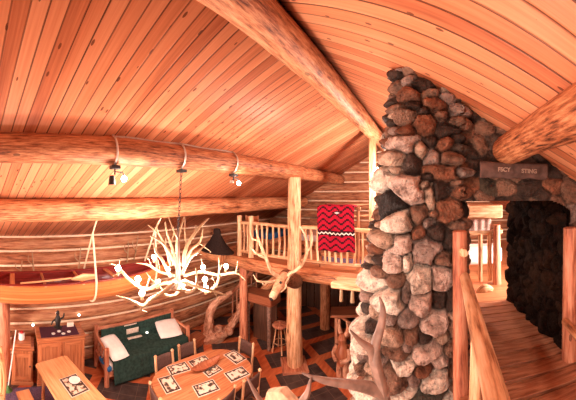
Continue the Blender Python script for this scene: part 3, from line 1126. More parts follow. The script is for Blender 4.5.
# pale forked antlers and coils hung on the wall above the canoe
def fork(px, py, h, lean, label, seed):
    p = P(px, py, X=-6.30)
    t = tag(MB().tube(smooth([p, p + Vector((.05, lean * .5, h * .5)), p + Vector((.04, lean, h))], 4), [.022, .018, .010], 8, .3, seed)
            .tube(smooth([p + Vector((.05, lean * .4, h * .4)), p + Vector((.10, lean * .4 - .12, h * .62)), p + Vector((.10, lean * .4 - .12, h * .85))], 4), [.017, .008], 8, .3, seed)
            .build('wall_antler', M['antler']), label, 'antler', 'antlers on the log wall')
    return t
fork(20, 276, .38, .05, 'small forked antler hung on the log wall, leftmost above the canoe', 1)
fork(34, 274, .55, -.05, 'straight pale antler hung on the log wall, second from the left above the canoe', 2)
fork(78, 272, .62, .06, 'tall pale antler hung on the log wall, just left of the canoe sling', 3)
fork(127, 262, .55, .02, 'pale antler hung on the log wall right of the canoe sling', 4)
fork(134, 260, .65, .10, 'crooked pale antler on the log wall, nearest the chandelier', 5)
for px, lb in ((6, 'pale curved antler lying over the canoe at the left edge'), (70, 'pale curved antler lying over the canoe left of its sling')):
    p = P(px, 281, X=-5.9)
    tag(MB().tube(smooth([p + Vector((0, -.25, -.10)), p + Vector((.02, -.1, .06)), p + Vector((.02, .12, .08)), p + Vector((0, .3, -.04))], 5), [.028, .024, .012], 8, .2, px).build('curved_antler', M['antler']), lb, 'antler', 'antlers on the canoe')
for i, (px, py, lb) in enumerate(((57, 313, 'small glowing white dot on the log wall above the cabinet, upper of two'), (58, 320, 'small glowing white dot on the log wall above the cabinet, lower of two'), (79, 315, 'small glowing white dot on the log wall above the daybed corner'), (33, 325, 'small glowing white dot on the log wall above the small cabinet'))):
    p = P(px, py, X=-6.28)
    tag(MB().lathe(p, [(.004, -.026), (.02, -.018), (.027, 0), (.02, .018), (.004, .026)], 10).build('glowing_dot', M['dot_glow']), lb, 'light', 'small glowing dots')  # small bright dots drawn as glowing spheres

# ================================================================== SPOT LAMPS AND THE CHANDELIER ON THE ROOF LOG
PX, PZ, PR = -3.27, E + .585, .188
WARM = (1.0, .79, .68)
def bracket(y, i, lb):
    """bent conduit coming over the roof log down to a junction box"""
    t = thing('conduit_drop', lb, 'conduit', (PX, y, PZ), 0, 'wiring on the roof log')
    a = [(.10 + .0, 0, PR + .005)] if False else []
    for k in range(9):
        g = R(70 - k * 17)
        a.append((math.cos(g) * (PR + .02), .02 * k / 9, math.sin(g) * (PR + .02)))
    MB().tube(a, .013, 8).build('bent_pipe', M['metal'], t)
    MB().box((.09, .02, -PR - .035), (.12, .12, .05)).build('junction_box', M['black'], t, bevel=.008)
    return t
ys = [P(px, 160, X=PX).y for px in (111, 177, 229)]
bracket(ys[0], 0, 'bent metal conduit above the left spot lamp on the roof log')
bracket(ys[1], 1, 'bent metal conduit above the chandelier chain on the roof log')
bracket(ys[2], 2, 'bent metal conduit above the right spot lamp on the roof log')
mb = MB().tube([(PX + .07, ys[0] + (ys[2] - ys[0]) * i / 12, PZ + PR * .96 + .008 * math.sin(i * 1.3)) for i in range(13)], .011, 6)
tag(mb.build('conduit_run', M['metal']), 'thin metal conduit running along the top of the roof log between the lamps', 'conduit')
def bulb_mesh(c, r=.035):
    return MB().lathe(c, [(.006, -r * 1.1), (r * .6, -r * .9), (r * .95, -r * .4), (r * 1.05, 0), (r * .95, r * .45), (r * .6, r * .9), (.006, r * 1.1)], 14)
for y, lb, sg in ((ys[0], 'black wired spot lamp with two bulbs hanging from the roof log at the left', -1), (ys[2], 'wired spot lamp hanging from the roof log right of the chandelier chain', 1)):
    t = thing('spot_lamp', lb, 'lamp', (PX + .09, y + .02, PZ - PR - .06), 0, 'spot lamps')
    MB().tube([(0, 0, 0), (0, 0, -.07)], .012, 8).build('stem', M['black'], t)
    MB().lathe((0, -.04, -.15) if sg < 0 else (0, -.05, -.09), [(.02, .07), (.035, .06), (.05, -.04), (.055, -.05), (.01, -.05)] if sg < 0 else [(.01, .03), (.03, .02), (.04, -.03), (.01, -.03)], 14).build('shade', M['black' if sg < 0 else 'metal'], t)
    MB().tube([(0, 0, -.03), (.02, .10, -.04), (.02, .12, -.08)], .009, 8).build('arm', M['black'], t)
    o = bulb_mesh((.02, .12, -.12), .036).build('bulb', M['bulb'], t)
    o.visible_shadow = True
    lamp('spot_light', 'POINT', (.06, .12, -.15), 9, WARM, .05, parent=t)

CB = P(178, 262, X=-3.27)
t = thing('antler_chandelier', 'large chandelier of pale antlers with lit bulbs, hung on a chain from the roof log', 'chandelier', tuple(CB))
cd0 = math.hypot(CB.x, CB.y)
def cp(pts):
    """a run of points around the chandelier: direction plus depth off its middle"""
    return [P(a, b, D=cd0 + c) - CB for a, b, c in pts]
mb = MB()
ztop = PZ - PR - .05 - CB.z
nlink = 14
for i in range(nlink):
    z0 = .45 + (ztop - .45) * i / nlink
    z1 = .45 + (ztop - .45) * (i + 1) / nlink + .012
    cx = .09 * (z0 - .45) / max(.1, (ztop - .45))
    r, h = .016, (z1 - z0) / 2
    m_ = Matrix.Rotation(PI / 2 * (i % 2), 3, 'Z')
    ring = [Vector((cx, 0, (z0 + z1) / 2)) + m_ @ Vector((math.cos(a) * r, 0, math.sin(a) * h)) for a in [2 * PI * k / 12 for k in range(13)]]
    mb.tube(ring, .0055, 6, cap=False)
mb.build('chain', M['black'], t)
MB().tube([(-.10 * 0, 0, -.42), (0, 0, .0), (0, 0, .48)], [.05, .035, .02], 12, .2, 4).build('stem', M['wood_dark'], t)
ant = [
    ([(171, 266, .05), (165, 246, .1), (159, 234, .12), (148, 225, .15)], .021, [([(160, 236, .12), (157, 228, .05), (158, 221, .05)], .012)]),
    ([(174, 264, -.2), (168, 250, -.25), (160, 241, -.3), (150, 236, -.35)], .020, [([(165, 246, -.28), (166, 238, -.3)], .010)]),
    ([(170, 276, -.25), (162, 260, -.4), (156, 252, -.45), (154, 243, -.45)], .021, []),
    ([(177, 268, .2), (172, 248, .22), (167, 234, .2), (165, 222, .2)], .022, [([(170, 242, .22), (174, 234, .25), (173, 226, .25)], .011)]),
    ([(179, 266, 0), (177, 244, 0), (180, 230, .02), (184, 217, .05)], .026, [([(178, 240, 0), (174, 232, -.1), (168, 216, -.1)], .013)]),
    ([(183, 266, -.15), (186, 248, -.15), (197, 230, -.1), (209, 218, 0)], .026, [([(195, 234, -.1), (196, 225, -.1)], .012), ([(187, 246, -.15), (185, 234, -.15), (185, 217, -.1)], .014)]),
    ([(184, 268, .25), (191, 250, .3), (200, 242, .35), (203, 228, .35)], .020, [([(199, 243, .35), (207, 249, .3), (211, 252, .25)], .012)]),
    ([(182, 274, -.35), (190, 258, -.4), (198, 252, -.45), (206, 244, -.45)], .020, [([(196, 253, -.45), (203, 255, -.4)], .009)]),
    ([(176, 282, -.1), (160, 284, -.3), (146, 289, -.45), (130, 280, -.5), (117, 266, -.5), (109, 263, -.5)], .026, [([(122, 272, -.5), (113, 276, -.5)], .010), ([(146, 289, -.45), (150, 276, -.5)], .012), ([(118, 267, -.5), (121, 258, -.5)], .010)]),
    ([(174, 284, -.5), (162, 293, -.65), (150, 300, -.7), (143, 306, -.7), (130, 300, -.7), (116, 296, -.7)], .026, [([(143, 305, -.7), (141, 310, -.7), (147, 312, -.65)], .016)]),
    ([(176, 276, .3), (160, 272, .45), (148, 265, .55), (136, 263, .6)], .022, [([(152, 267, .55), (148, 258, .55)], .011), ([(160, 272, .45), (158, 259, .4)], .012)]),
    ([(180, 284, -.3), (186, 291, -.5), (194, 290, -.55), (197, 281, -.5), (196, 268, -.45)], .024, [([(186, 291, -.5), (172, 289, -.55), (167, 280, -.5)], .015)]),
    ([(184, 280, 0), (196, 286, -.05), (208, 291, -.05), (216, 285, 0), (219, 276, 0), (219, 258, 0)], .025, [([(216, 285, 0), (212, 277, -.1)], .011)]),
    ([(184, 276, .3), (200, 272, .4), (218, 275, .4), (236, 273, .35), (246, 281, .3)], .024, [([(236, 273, .35), (238, 261, .35)], .012), ([(218, 275, .4), (222, 264, .45)], .011), ([(204, 272, .4), (201, 258, .45)], .013)]),
    ([(182, 282, -.5), (198, 287, -.6), (214, 291, -.6), (228, 296, -.55)], .018, [([(214, 291, -.6), (219, 301, -.6)], .011)]),
    ([(178, 278, .4), (166, 284, .6), (154, 282, .7), (146, 272, .75)], .021, []),
    ([(180, 286, -.1), (176, 294, -.15), (166, 295, -.2), (160, 286, -.2)], .022, []),
]
for i, (pts, r, tines) in enumerate(ant):
    mb = MB().tube(smooth(cp(pts), 5), [r * 1.15, r, r * .85, r * .35], 9, .22, i * 1.7)
    for tp, tr in tines:
        mb.tube(smooth(cp(tp), 4), [tr, tr * .8, tr * .35], 7, .2, i + .5)
    mb.build('antler', M['antler'], t)
for i, (px, py, d) in enumerate(((118, 269, -.5), (138, 280, -.5), (142, 294, -.65), (154, 258, .4), (158, 283, -.2), (183, 284, -.35), (203, 268, .4), (205, 280, -.1), (226, 267, .38), (168, 270, .55), (206, 289, -.2))):
    p = P(px, py, D=cd0 + d) - CB
    s_ = MB().lathe(p, [(.018, -.075), (.022, -.07), (.020, -.03), (.014, -.028)], 10).build('bulb_socket', M['antler'], t)
    bulb_mesh(p + Vector((0, 0, .012)), .036).build('bulb', M['bulb'], s_)
    lamp('bulb_light', 'POINT', p + Vector((0, 0, .02)), 52, WARM, .05, parent=t)

# ================================================================== CABINETS, DAYBED
def cabinet(name, label, loc, rz, W, D, H, mat, doors, top_over=.03):
    t = thing(name, label, 'cabinet', loc, rz)
    # local: front faces +X, width along Y
    MB().box((0, 0, H / 2 + .03), (D, W, H - .06)).build('body', M[mat], t, bevel=.006)
    MB().box((0, 0, .04), (D + .03, W + .03, .08)).build('plinth', M[mat], t, bevel=.008)
    MB().box((0, 0, H), (D + 2 * top_over, W + 2 * top_over, .045)).build('top', M[mat], t, bevel=.01)
    n = doors
    for i in range(n):
        y = -W / 2 + W * (i + .5) / n
        wd = W / n - .05
        d = MB()
        d.box((D / 2 + .008, y, H / 2 + .02), (.018, wd, H - .22))
        d.build('door', M[mat], t, bevel=.004)
        fr = MB()
        for s in (-1, 1):
            fr.box((D / 2 + .022, y + s * (wd / 2 - .035), H / 2 + .02), (.018, .07, H - .2))
            fr.box((D / 2 + .022, y, H / 2 + .02 + s * ((H - .2) / 2 - .04)), (.0178, wd, .08))
        dr = [c for c in t.children if c.name.startswith('door')][-1]
        fr.build('door_frame', M[mat], dr, bevel=.004)
        ky = y + (wd / 2 - .035) * (1 if i == 0 else -1)
        MB().lathe((D / 2 + .04, ky, H * .55), [(.004, -.018), (.016, -.01), (.018, 0), (.016, .01), (.004, .018)], 10).build('knob', M['wood_dark'], dr)
    return t
cabinet('wall_cabinet', 'orange pine two-door cabinet against the log wall below the canoe', (-6.0, 1.07, 0), 0, 1.05, .52, 1.0, 'cabinet', 2)
MB_ = MB().box((-6.0, 1.05, 1.028), (.46, .86, .012))
tag(MB_.build('table_runner', M['runner']), 'dark purple-red striped runner on top of the two-door cabinet', 'runner')
rr = random.Random(5)
for i, (dx, dy) in enumerate(((.06, -.12), (-.02, .02), (.1, .1), (.04, .24))):
    tag(MB().lathe((-5.94 + dx, 1.03 + dy, 1.034), [(.004, 0), (.035, .002), (.045, .014), (.040, .018), (.004, .008)], 12).build('small_dish', M['white']),
        'tiny white dish on the striped runner, ' + ('leftmost of four', 'second from the left', 'third from the left', 'rightmost of four')[i], 'dish', 'dishes on the cabinet')
t = thing('iron_figurine', 'black iron figurine at the back of the two-door cabinet', 'figurine', (-6.17, 1.06, 1.022))
MB().lathe((0, 0, 0), [(.09, 0), (.10, .02), (.05, .04), (.06, .12), (.08, .18), (.05, .26), (.03, .3), (.045, .34), (.035, .39), (.005, .41)], 14).build('body', M['black'], t)
MB().tube(smooth([(0, .05, .2), (0, .13, .24), (0, .15, .33)], 4), [.025, .015], 8).build('arm', M['black'], t)
MB().tube(smooth([(0, -.05, .2), (0, -.12, .16), (0, -.15, .08)], 4), [.025, .015], 8).build('arm', M['black'], t)
tag(MB().box((-6.16, 1.36, 1.075), (.05, .16, .1)).build('white_box', M['cream'], bevel=.01), 'little pale box on the right end of the two-door cabinet', 'box')
c2 = cabinet('bin_cabinet', 'small narrow pine cabinet with a lidded top at the left end of the log wall', (-6.0, .22, 0), R(-4), .46, .42, .78, 'cabinet', 1, .035)
MB().box((-.01, 0, .83), (.36, .40, .09)).build('lid', M['cabinet'], c2, bevel=.015)
t = thing('white_jar', 'white jar with a red lid on the small narrow cabinet', 'jar', (-6.02, .20, .878))
MB().lathe((0, 0, 0), [(.02, 0), (.065, .002), (.07, .02), (.07, .13), (.05, .15)], 14).build('body', M['white'], t)
MB().lathe((0, 0, .15), [(.052, 0), (.055, .015), (.05, .03), (.012, .035), (.012, .05)], 14).build('lid', M['redlid'], t)
a, b = P(8, 376, X=-5.62), P(16, 330, X=-5.80)
a.z = max(a.z, .1)
t = thing('leaning_pole', 'thin white pole with a green foot leaning by the reddish log post', 'pole', (a.x, a.y, 0))
MB().tube([(0, 0, .06), (b.x - a.x, b.y - a.y, b.z)], .013, 8).build('shaft', M['white'], t)
MB().lathe((0, 0, 0), [(.09, 0), (.10, .02), (.06, .05), (.03, .09), (.015, .12)], 12).build('foot', M['leaf'], t)

# daybed
t = thing('daybed', 'log-framed daybed with slatted ends and a dark green wool cover along the left wall', 'bed', (-5.78, 2.98, 0))
for y, h in ((-.98, .95), (1.22, .92)):
    for x, hh in ((.38, h - .14), (-.36, h + .03)):
        MB().tube([(x, y, 0), (x, y, hh)], [.058, .052], 10, .1, x + y).build('post', M['log_red'], t)
    for z in (.38, h - .22):
        MB().tube([(-.36, y, z + .02), (.38, y, z)], .036, 8, .1, z).build('end_rail', M['log_red'], t)
    for k in range(4):
        x = -.22 + k * .15
        MB().tube([(x, y, .38), (x, y, h - .21)], .020, 6, .1, k).build('slat', M['log_red'], t)
for z in (.50, .90):
    MB().tube([(-.36, -.98, z), (-.36, 1.22, z)], .04, 8, .1, z).build('back_rail', M['log_red'], t)
for k in range(12):
    y = -.82 + k * .165
    MB().tube([(-.36, y, .5), (-.36, y, .9)], .024, 6, .1, k).build('slat', M['log_red'], t)
MB().box((0, .12, .24), (.78, 2.15, .14)).build('base_board', M['log_red'], t, bevel=.02)
MB().box((.02, .12, .39), (.76, 2.10, .17)).build('mattress', M['white'], t, bevel=.05)
mb = MB()
def cov(u, v):
    y = -.86 + 2.04 * u
    L = v * 1.62
    n1 = .02 * noise.noise(Vector((u * 5, v * 6, 1))) + .012 * noise.noise(Vector((u * 14, v * 9, 4)))
    if L < .32:
        return (-.36 + .02 + n1, y, .88 - L + n1)
    if L < 1.10:
        return (-.335 + (L - .32) * 1.0, y, .535 - .02 * math.sin((L - .32) * 3) + n1)
    return (.445 + .06 * (L - 1.1) + n1, y + .06 * (L - 1.1), .535 - (L - 1.10) * .95)
mb.grid(lambda u, v: cov(u, 1 - v), 36, 34)
o = mb.build('cover', M['green'], t, solid=.025)
for i, (v0, v1, u0, u1, m_) in enumerate(((.02, .035, .30, .47, 'cream'), (.09, .17, .33, .50, 'cream'), (.22, .27, .33, .52, 'cream'))):
    mb = MB().grid(lambda u, v: tuple(Vector(cov(u0 + (u1 - u0) * u, v0 + (v1 - v0) * (1 - v))) + Vector((.016, 0, .016))), 8, 4)
    s_ = mb.build('woven_stripe', M[m_], t, solid=.012)
def pillow(name, label, loc, rz, tilt, W, D, H, mat):
    mb = MB()
    for sgn in (1, -1):
        def fn(u, v, sgn=sgn):
            a, b = 2 * u - 1, 2 * v - 1
            h = H / 2 * ((1 - a ** 4) * (1 - b ** 4)) ** .5
            x = a * D / 2 * (1 - .06 * b * b)
            y = b * W / 2 * (1 - .06 * a * a)
            return (x * sgn, y, h * sgn)
        mb.grid(fn, 12, 12)
    o = mb.build(name, M[mat], sharp=80)
    o.location = loc
    o.rotation_euler = (0, tilt, rz)
    return tag(o, label, 'pillow', 'daybed pillows')
pillow('white_pillow', 'white pillow at the left end of the green daybed', (-5.66, 2.27, .66), R(8), R(14), .44, .74, .20, 'white')
pillow('white_pillow', 'white pillow at the right end of the green daybed', (-5.80, 3.86, .66), R(-14), R(18), .62, .60, .16, 'white')
tag(MB().box((-5.55, 2.02, .40), (.5, .10, .10), R(6)).build('blue_cloth', M['blue'], bevel=.03), 'blue folded cloth tucked at the left end of the daybed', 'cloth')
for px, py, lb in ((97, 330, 'small glowing white dot near the top left of the green cover'), (149, 332, 'small glowing white dot right of the woven stripes on the green cover')):
    u = (P(px, py, X=-5.95).y - 2.98 + .86) / 2.04
    q = Vector(cov(max(.02, min(.98, u)), .215)) + Vector((-5.78 + .03, 2.98, .02))
    tag(MB().lathe(q, [(.004, -.02), (.02, -.012), (.024, 0), (.02, .012), (.004, .02)], 10).build('glowing_dot', M['dot_glow']), lb, 'light', 'small glowing dots')  # same glowing spheres, set on the cover

# ================================================================== PINE TABLE AT LOWER LEFT
t = thing('pine_table', 'pale pine plank table with rounded corners at the lower left', 'table', (-4.62, 1.02, 0), R(16))
def rrect(hx, hy, r, n=5):
    out = []
    for cx, cy, a0 in ((hx - r, hy - r, 0), (-hx + r, hy - r, 90), (-hx + r, -hy + r, 180), (hx - r, -hy + r, 270)):
        for i in range(n + 1):
            a = R(a0 + 90 * i / n)
            out.append((cx + r * math.cos(a), cy + r * math.sin(a)))
    return out
mb = MB().prism(rrect(.85, .36, .08), .71, .75)
mb.uv = [[(v, u) for u, v in f] for f in mb.uv]
mb.build('tabletop', M['pine'], t, bevel=.006)
for sx in (-.66, .66):
    for sy in (-.25, .25):
        MB().tube([(sx, sy, 0), (sx, sy, .2), (sx, sy, .45), (sx, sy, .71)], [.03, .035, .028, .038], 10).build('leg', M['pine'], t)
for sy in (-.27, .27):
    MB().box((0, sy, .66), (1.36, .025, .10)).build('apron', M['pine'], t)
for sx in (-.68, .68):
    MB().box((sx, 0, .66), (.025, .52, .10)).build('apron', M['pine'], t)
def placemat(loc, rz, label, w=.42, d=.30):
    t = thing('placemat', label, 'placemat', loc, rz, 'placemats')
    MB().box((0, 0, .003), (w, d, .006)).build('mat', M['cream'], t)
    MB().box((0, 0, .0065), (w - .025, d - .025, .003)).build('border', M['matborder'], t)
    MB().box((0, 0, .0085), (w - .085, d - .085, .003)).build('picture', M['paper'], t)
    return t
p = P(74, 385, Z=.752)
placemat((p.x, p.y, .751), R(16), 'dark-edged picture placemat on the pale pine table at the lower left', .50, .36)
t = thing('plate', 'white bowl with a dark rim on the placemat of the pine table', 'bowl', (p.x - .04, p.y + .02, .763))
MB().lathe((0, 0, 0), [(.05, 0), (.06, .004), (.10, .035), (.115, .05), (.105, .05), (.05, .012), (.035, .011)], 20).build('bowl', M['white'], t)
MB().tube([(math.cos(k * PI / 12) * .113, math.sin(k * PI / 12) * .113, .05) for k in range(25)], .005, 6, cap=False).build('rim', M['black'], t)
p = P(48, 386, Z=.70)
t = thing('pine_bench', 'pale pine bench along the left side of the pine table', 'bench', (-4.55, .32, 0), R(16))
MB().box((.1, 0, .43), (1.2, .26, .04)).build('seat', M['pine'], t, bevel=.008)
for x in (-.35, .55):
    MB().box((x, 0, .205), (.05, .22, .41)).build('leg', M['pine'], t, bevel=.006)
# curved pine chair back at the very edge of the picture
q = P(3, 372, D=4.9)
t = thing('pine_armchair', 'pale pine armchair cut by the left edge of the picture', 'chair', (q.x, q.y, 0), R(6))
MB().box((0, -.28, .42), (.5, .5, .05)).build('seat', M['pine'], t, bevel=.01)
MB().box((0, -.04, .78), (.42, .05, .68)).build('backrest', M['pine'], t, bevel=.02)
for sx in (-.22, .22):
    MB().tube(smooth([(sx, 0, 0), (sx, -.01, .5), (sx, .02, .9), (sx, -.03, 1.22)], 5), [.03, .032, .035, .028], 10).build('back_post', M['pine'], t)
    MB().tube([(sx, -.48, 0), (sx, -.48, .42)], .028, 8).build('leg', M['pine'], t)
    MB().box((sx, -.22, .64), (.06, .46, .03)).build('arm', M['pine'], t, bevel=.008)
tag(MB().box((-5.2, .45, .008), (1.0, 1.5, .016)).build('floor_rug', M['purple'], bevel=.004), 'purple-grey rug on the floor in front of the two cabinets', 'rug')

# ================================================================== DINING TABLE
TC = Vector((-3.75, 3.30, 0))
TR = R(-6)
t = thing('dining_table', 'orange wooden dining table with clipped corners, set with picture placemats', 'table', tuple(TC), TR)
poly = []
for i in range(40):
    a = 2 * PI * i / 40
    c, s = math.cos(a), math.sin(a)
    e = 2 / 2.7
    poly.append((.66 * math.copysign(abs(c) ** e, c), .98 * math.copysign(abs(s) ** e, s)))
mb = MB().prism(poly, .705, .75)
mb.build('tabletop', M['pine_orange'], t, bevel=.008)
MB().lathe((0, 0, 0), [(.30, 0), (.30, .05), (.12, .10), (.09, .4), (.14, .62), (.30, .70)], 16).build('pedestal', M['pine_orange'], t)
MB().prism([(x * .80, y * .82) for x, y in poly], .62, .705).build('apron', M['pine_orange'], t)
mats = [((178.5, 368.5), 78, 'picture placemat on the dining table, at its left side in front of the left-hand chair'),
        ((200, 362), 82, 'picture placemat on the dining table, behind the wooden canoe dish'),
        ((235, 357), -8, 'picture placemat on the dining table at its far end'),
        ((237, 374), 74, 'picture placemat on the dining table, right of the canoe dish'),
        ((206, 388), 74, 'picture placemat on the dining table, front middle'),
        ((169, 384), -10, 'picture placemat on the dining table at its near left end'),
        ((213, 371), 85, 'picture placemat on the dining table, half under the canoe dish')]
for (px, py), a, lb in mats:
    p = P(px, py, Z=.753)
    placemat((p.x, p.y, .751), R(a), lb, .42 if 'half' not in lb else .36, .29 if 'half' not in lb else .2)
p = P(206, 366, Z=.79)
d0, d1 = P(192, 373, Z=.79), P(220, 358, Z=.81)
t = thing('canoe_dish', 'long red-brown wooden dish shaped like a canoe in the middle of the dining table', 'dish', (p.x, p.y, .765), math.atan2(d1.y - d0.y, d1.x - d0.x))
def dish(off):
    def fn(u, v):
        s = 2 * u - 1
        k = max(0, 1 - abs(s) ** 2.2)
        a = PI * (v - .5)
        return (s * .36, (.10 - off) * k ** .8 * math.sin(a), .06 + .05 * abs(s) ** 3 - (.06 - off) * (.35 + .65 * k) * math.cos(a))
    return fn
MB().grid(dish(0), 28, 10).build('outside', M['oak_red'], t, sharp=70, solid=.006)
for v in (0, 1):
    MB().tube([Vector(dish(0)(i / 20, v)) for i in range(21)], .007, 6).build('rim', M['oak_red'], t)

# chairs: seat and back panel dark, posts pale orange with knobs
def make_chair(label):
    t = thing('dining_chair', label, 'chair', (0, 0, 0), 0, 'chairs around the dining table')
    # faces +X
    for s in (-1, 1):
        MB().tube([(-.21, s * .21, 0), (-.20, s * .21, .42), (-.25, s * .21, .82)], [.022, .028, .028], 10).tube([(-.25, s * .21, .815), (-.252, s * .21, .835), (-.255, s * .21, .86)], [.022, .038, .02], 10).build('back_post', M['log_pale'], t)
        MB().tube([(.19, s * .20, 0), (.19, s * .20, .42)], [.022, .026], 8).build('leg', M['pine_orange'], t)
        MB().tube([(-.20, s * .205, .22), (.19, s * .20, .22)], .014, 6).build('stretcher', M['pine_orange'], t)
    MB().tube([(.19, -.20, .26), (.19, .20, .26)], .014, 6).build('stretcher', M['pine_orange'], t)
    MB().box((-.005, 0, .43), (.43, .43, .045)).build('seat', M['seat'], t, bevel=.012)
    mb = MB()
    mb.grid(lambda u, v: (-.225 - .035 * v - .02 * math.sin(PI * u), -.19 + .38 * u, .52 + .29 * v), 8, 4)
    mb.build('backrest', M['seat'], t, solid=.02)
    return t
chairs = [((-4.42, 3.00), 0, 'dining chair on the left side of the dining table, nearer the daybed pillow'),
          ((-4.47, 3.62), -4, 'dining chair on the left side of the dining table, nearer the stair'),
          ((-3.86, 4.42), -94, 'dining chair at the far end of the dining table'),
          ((-3.27, 3.86), 174, 'dining chair on the right side of the dining table, farther from the viewer'),
          ((-3.32, 3.20), 184, 'dining chair on the right side of the dining table, nearer the viewer'),
          ((-3.84, 2.55), 84, 'dining chair at the near left end of the dining table')]
c0 = make_chair(chairs[0][2])
for i, ((x, y), a, lb) in enumerate(chairs):
    if i == 0:
        c0.location = (x, y, 0)
        c0.rotation_euler = (0, 0, R(a))
    else:
        copy_thing(c0, (x, y, 0), R(a), lb)

# ================================================================== ELK HEAD ON THE LOFT POST
hd = 5.25
n0 = Vector((-3.10, 5.46, 0))
t = thing('mounted_elk', 'mounted elk head with large antlers on the thick loft post', 'mounted head', (-3.12, 5.44, UP - .35))
org = Vector((-3.12, 5.44, UP - .35))
def hp(a, b, d=hd):
    return P(a, b, D=d) - org
mb = MB().tube(smooth([hp(296.5, 281, 6.42), hp(294.5, 281, 6.0), hp(290.5, 279, 5.6), hp(286, 277, 5.38), hp(283, 280, 5.28)], 4), [.16, .175, .17, .15, .11], 16, .06, 3)
mb.tube(smooth([hp(287, 275, 5.42), hp(283.5, 278, 5.30), hp(280, 284, 5.18), hp(275.5, 292, 5.06), hp(272, 297.5, 5.0)], 4), [.09, .135, .12, .085, .065], 16, .06, 5, mi=1)
mb.build('head_and_neck', [M['fur'], M['fur_face']], t)
MB().tube([hp(274.6, 293.6, 5.03), hp(272.6, 296.6, 4.99), hp(271.4, 298.4, 4.98)], [.075, .078, .055], 12).build('muzzle', M['antler_elk'], t)
MB().tube([hp(270.6, 299.2, 4.94), hp(271.4, 298.6, 4.96)], [.035, .045], 10).build('nose', M['black'], t)
for a, b, nm in (((286, 276), (297, 270), 'ear'), ((281, 276), (276, 284), 'ear')):
    MB().tube([hp(*a, 5.3), (hp(*a, 5.28) + hp(*b, 5.28)) / 2, hp(*b, 5.25)], [.03, .055, .012], 10, flat=((0, 1, 0), .45)).build(nm, M['fur_face'], t)
MB().lathe(hp(280.5, 282.5, 5.055), [(.003, -.028), (.022, -.014), (.027, 0), (.022, .014), (.003, .028)], 10).build('eye', M['black'], t)
left = [([(280, 277, 5.25), (272, 272, 5.1), (266, 258, 5.0), (259, 241, 5.0), (256, 228, 5.05)], .036),
        ([(276, 281, 5.2), (268, 282, 5.05), (258, 281, 4.95), (253.5, 275, 4.9)], .026),
        ([(266, 258, 5.0), (257, 254, 4.9), (250, 246, 4.85)], .020), ([(268.5, 281.5, 5.05), (264, 285, 5.0), (262, 281, 4.95)], .016), ([(259, 241, 5.0), (252, 238, 5.0), (250, 229, 5.0)], .018)]
right = [([(284, 277, 5.3), (292, 273, 5.2), (301, 266, 5.15), (307, 253, 5.2), (306, 238, 5.25), (300, 226, 5.3)], .036),
         ([(284, 280, 5.25), (286, 287, 5.1), (281, 292, 5.0)], .020), ([(301, 266, 5.15), (297, 258, 5.0), (299, 250, 5.0)], .020), ([(307, 252, 5.2), (312, 244, 5.1), (312, 232, 5.1)], .020), ([(292, 273, 5.2), (288, 279, 5.0), (285, 285, 4.95)], .018)]
for runs, i in ((left, 1), (right, 2)):
    mb = MB()
    for k, (pts, r) in enumerate(runs):
        mb.tube(smooth([hp(*q) for q in pts], 5), [r * 1.1, r, r * .75, r * .35], 9, .15, i * 3 + k)
    mb.build('antler', M['antler_elk'], t)

# ================================================================== FOREGROUND ANTLERS
sk = P(372, 432, D=1.34)
log('mount_post', (sk.x, sk.y, 0), (sk.x, sk.y, sk.z - .03), .11, .10, 'log post below the near elk antlers, cut by the bottom edge', 'post', 'log', 2.7)
t = thing('elk_antlers', 'grey-brown elk antlers rising from the bottom edge in front of the fieldstone chimney', 'antlers', tuple(sk))
def fp(pts):
    return [P(a, b, D=d) - sk for a, b, d in pts]
MB().tube(fp([(380, 438, 1.34), (372, 432, 1.34), (362, 430, 1.34)]), [.07, .085, .07], 12, .3, 2).build('skull_plate', M['skull'], t)
mb = MB()
mb.tube(smooth(fp([(388, 428, 1.32), (385, 405, 1.28), (380, 380, 1.24), (375, 360, 1.22), (376, 344, 1.22), (381, 326, 1.24), (383, 310, 1.27), (379.5, 297, 1.31)]), 6), [.044, .036, .031, .030, .025, .020, .014, .004], 14, .22, 5)
mb.tube(smooth(fp([(376, 362, 1.22), (370, 349, 1.20), (360, 341, 1.17), (350, 330, 1.14)]), 6), [.026, .020, .012, .003], 12, .2, 6)
mb.tube(smooth(fp([(385, 394, 1.26), (370, 388, 1.22), (350, 384.5, 1.18), (326, 381, 1.15), (312, 377, 1.15), (302, 373, 1.17)]), 6), [.034, .028, .020, .015, .008, .003], 12, .2, 7)
mb.build('right_antler', M['antler_old'], t)
mb = MB()
mb.tube(smooth(fp([(352, 428, 1.30), (325, 424, 1.24), (302, 408, 1.16), (308, 392, 1.13), (311, 377, 1.14)]), 6), [.036, .028, .020, .013, .003], 12, .2, 8)
mb.tube(smooth(fp([(300, 412, 1.16), (276, 412, 1.10), (260, 400, 1.05), (247, 377, 1.06)]), 6), [.022, .015, .010, .003], 12, .2, 9)
mb.build('left_antler', M['antler_old'], t)
p = P(284, 404, D=1.5)
t2 = thing('antler_burr', 'pale knobby antler burr poking up at the bottom edge', 'burr', tuple(p))
mb = MB()
mb.tube([(-.10, 0, -.06), (-.06, 0, .02), (.0, 0, .045), (.06, 0, .02), (.10, 0, -.06)], [.035, .05, .058, .05, .035], 14, .55, 3)
mb.build('burr', M['skull'], t2)
MB().tube([(0, 0, 0), (.0, 0, -.5), (.0, .0, -p.z + .0)], [.05, .06, .09], 12, .1, 2).build('stand', M['log'], t2)

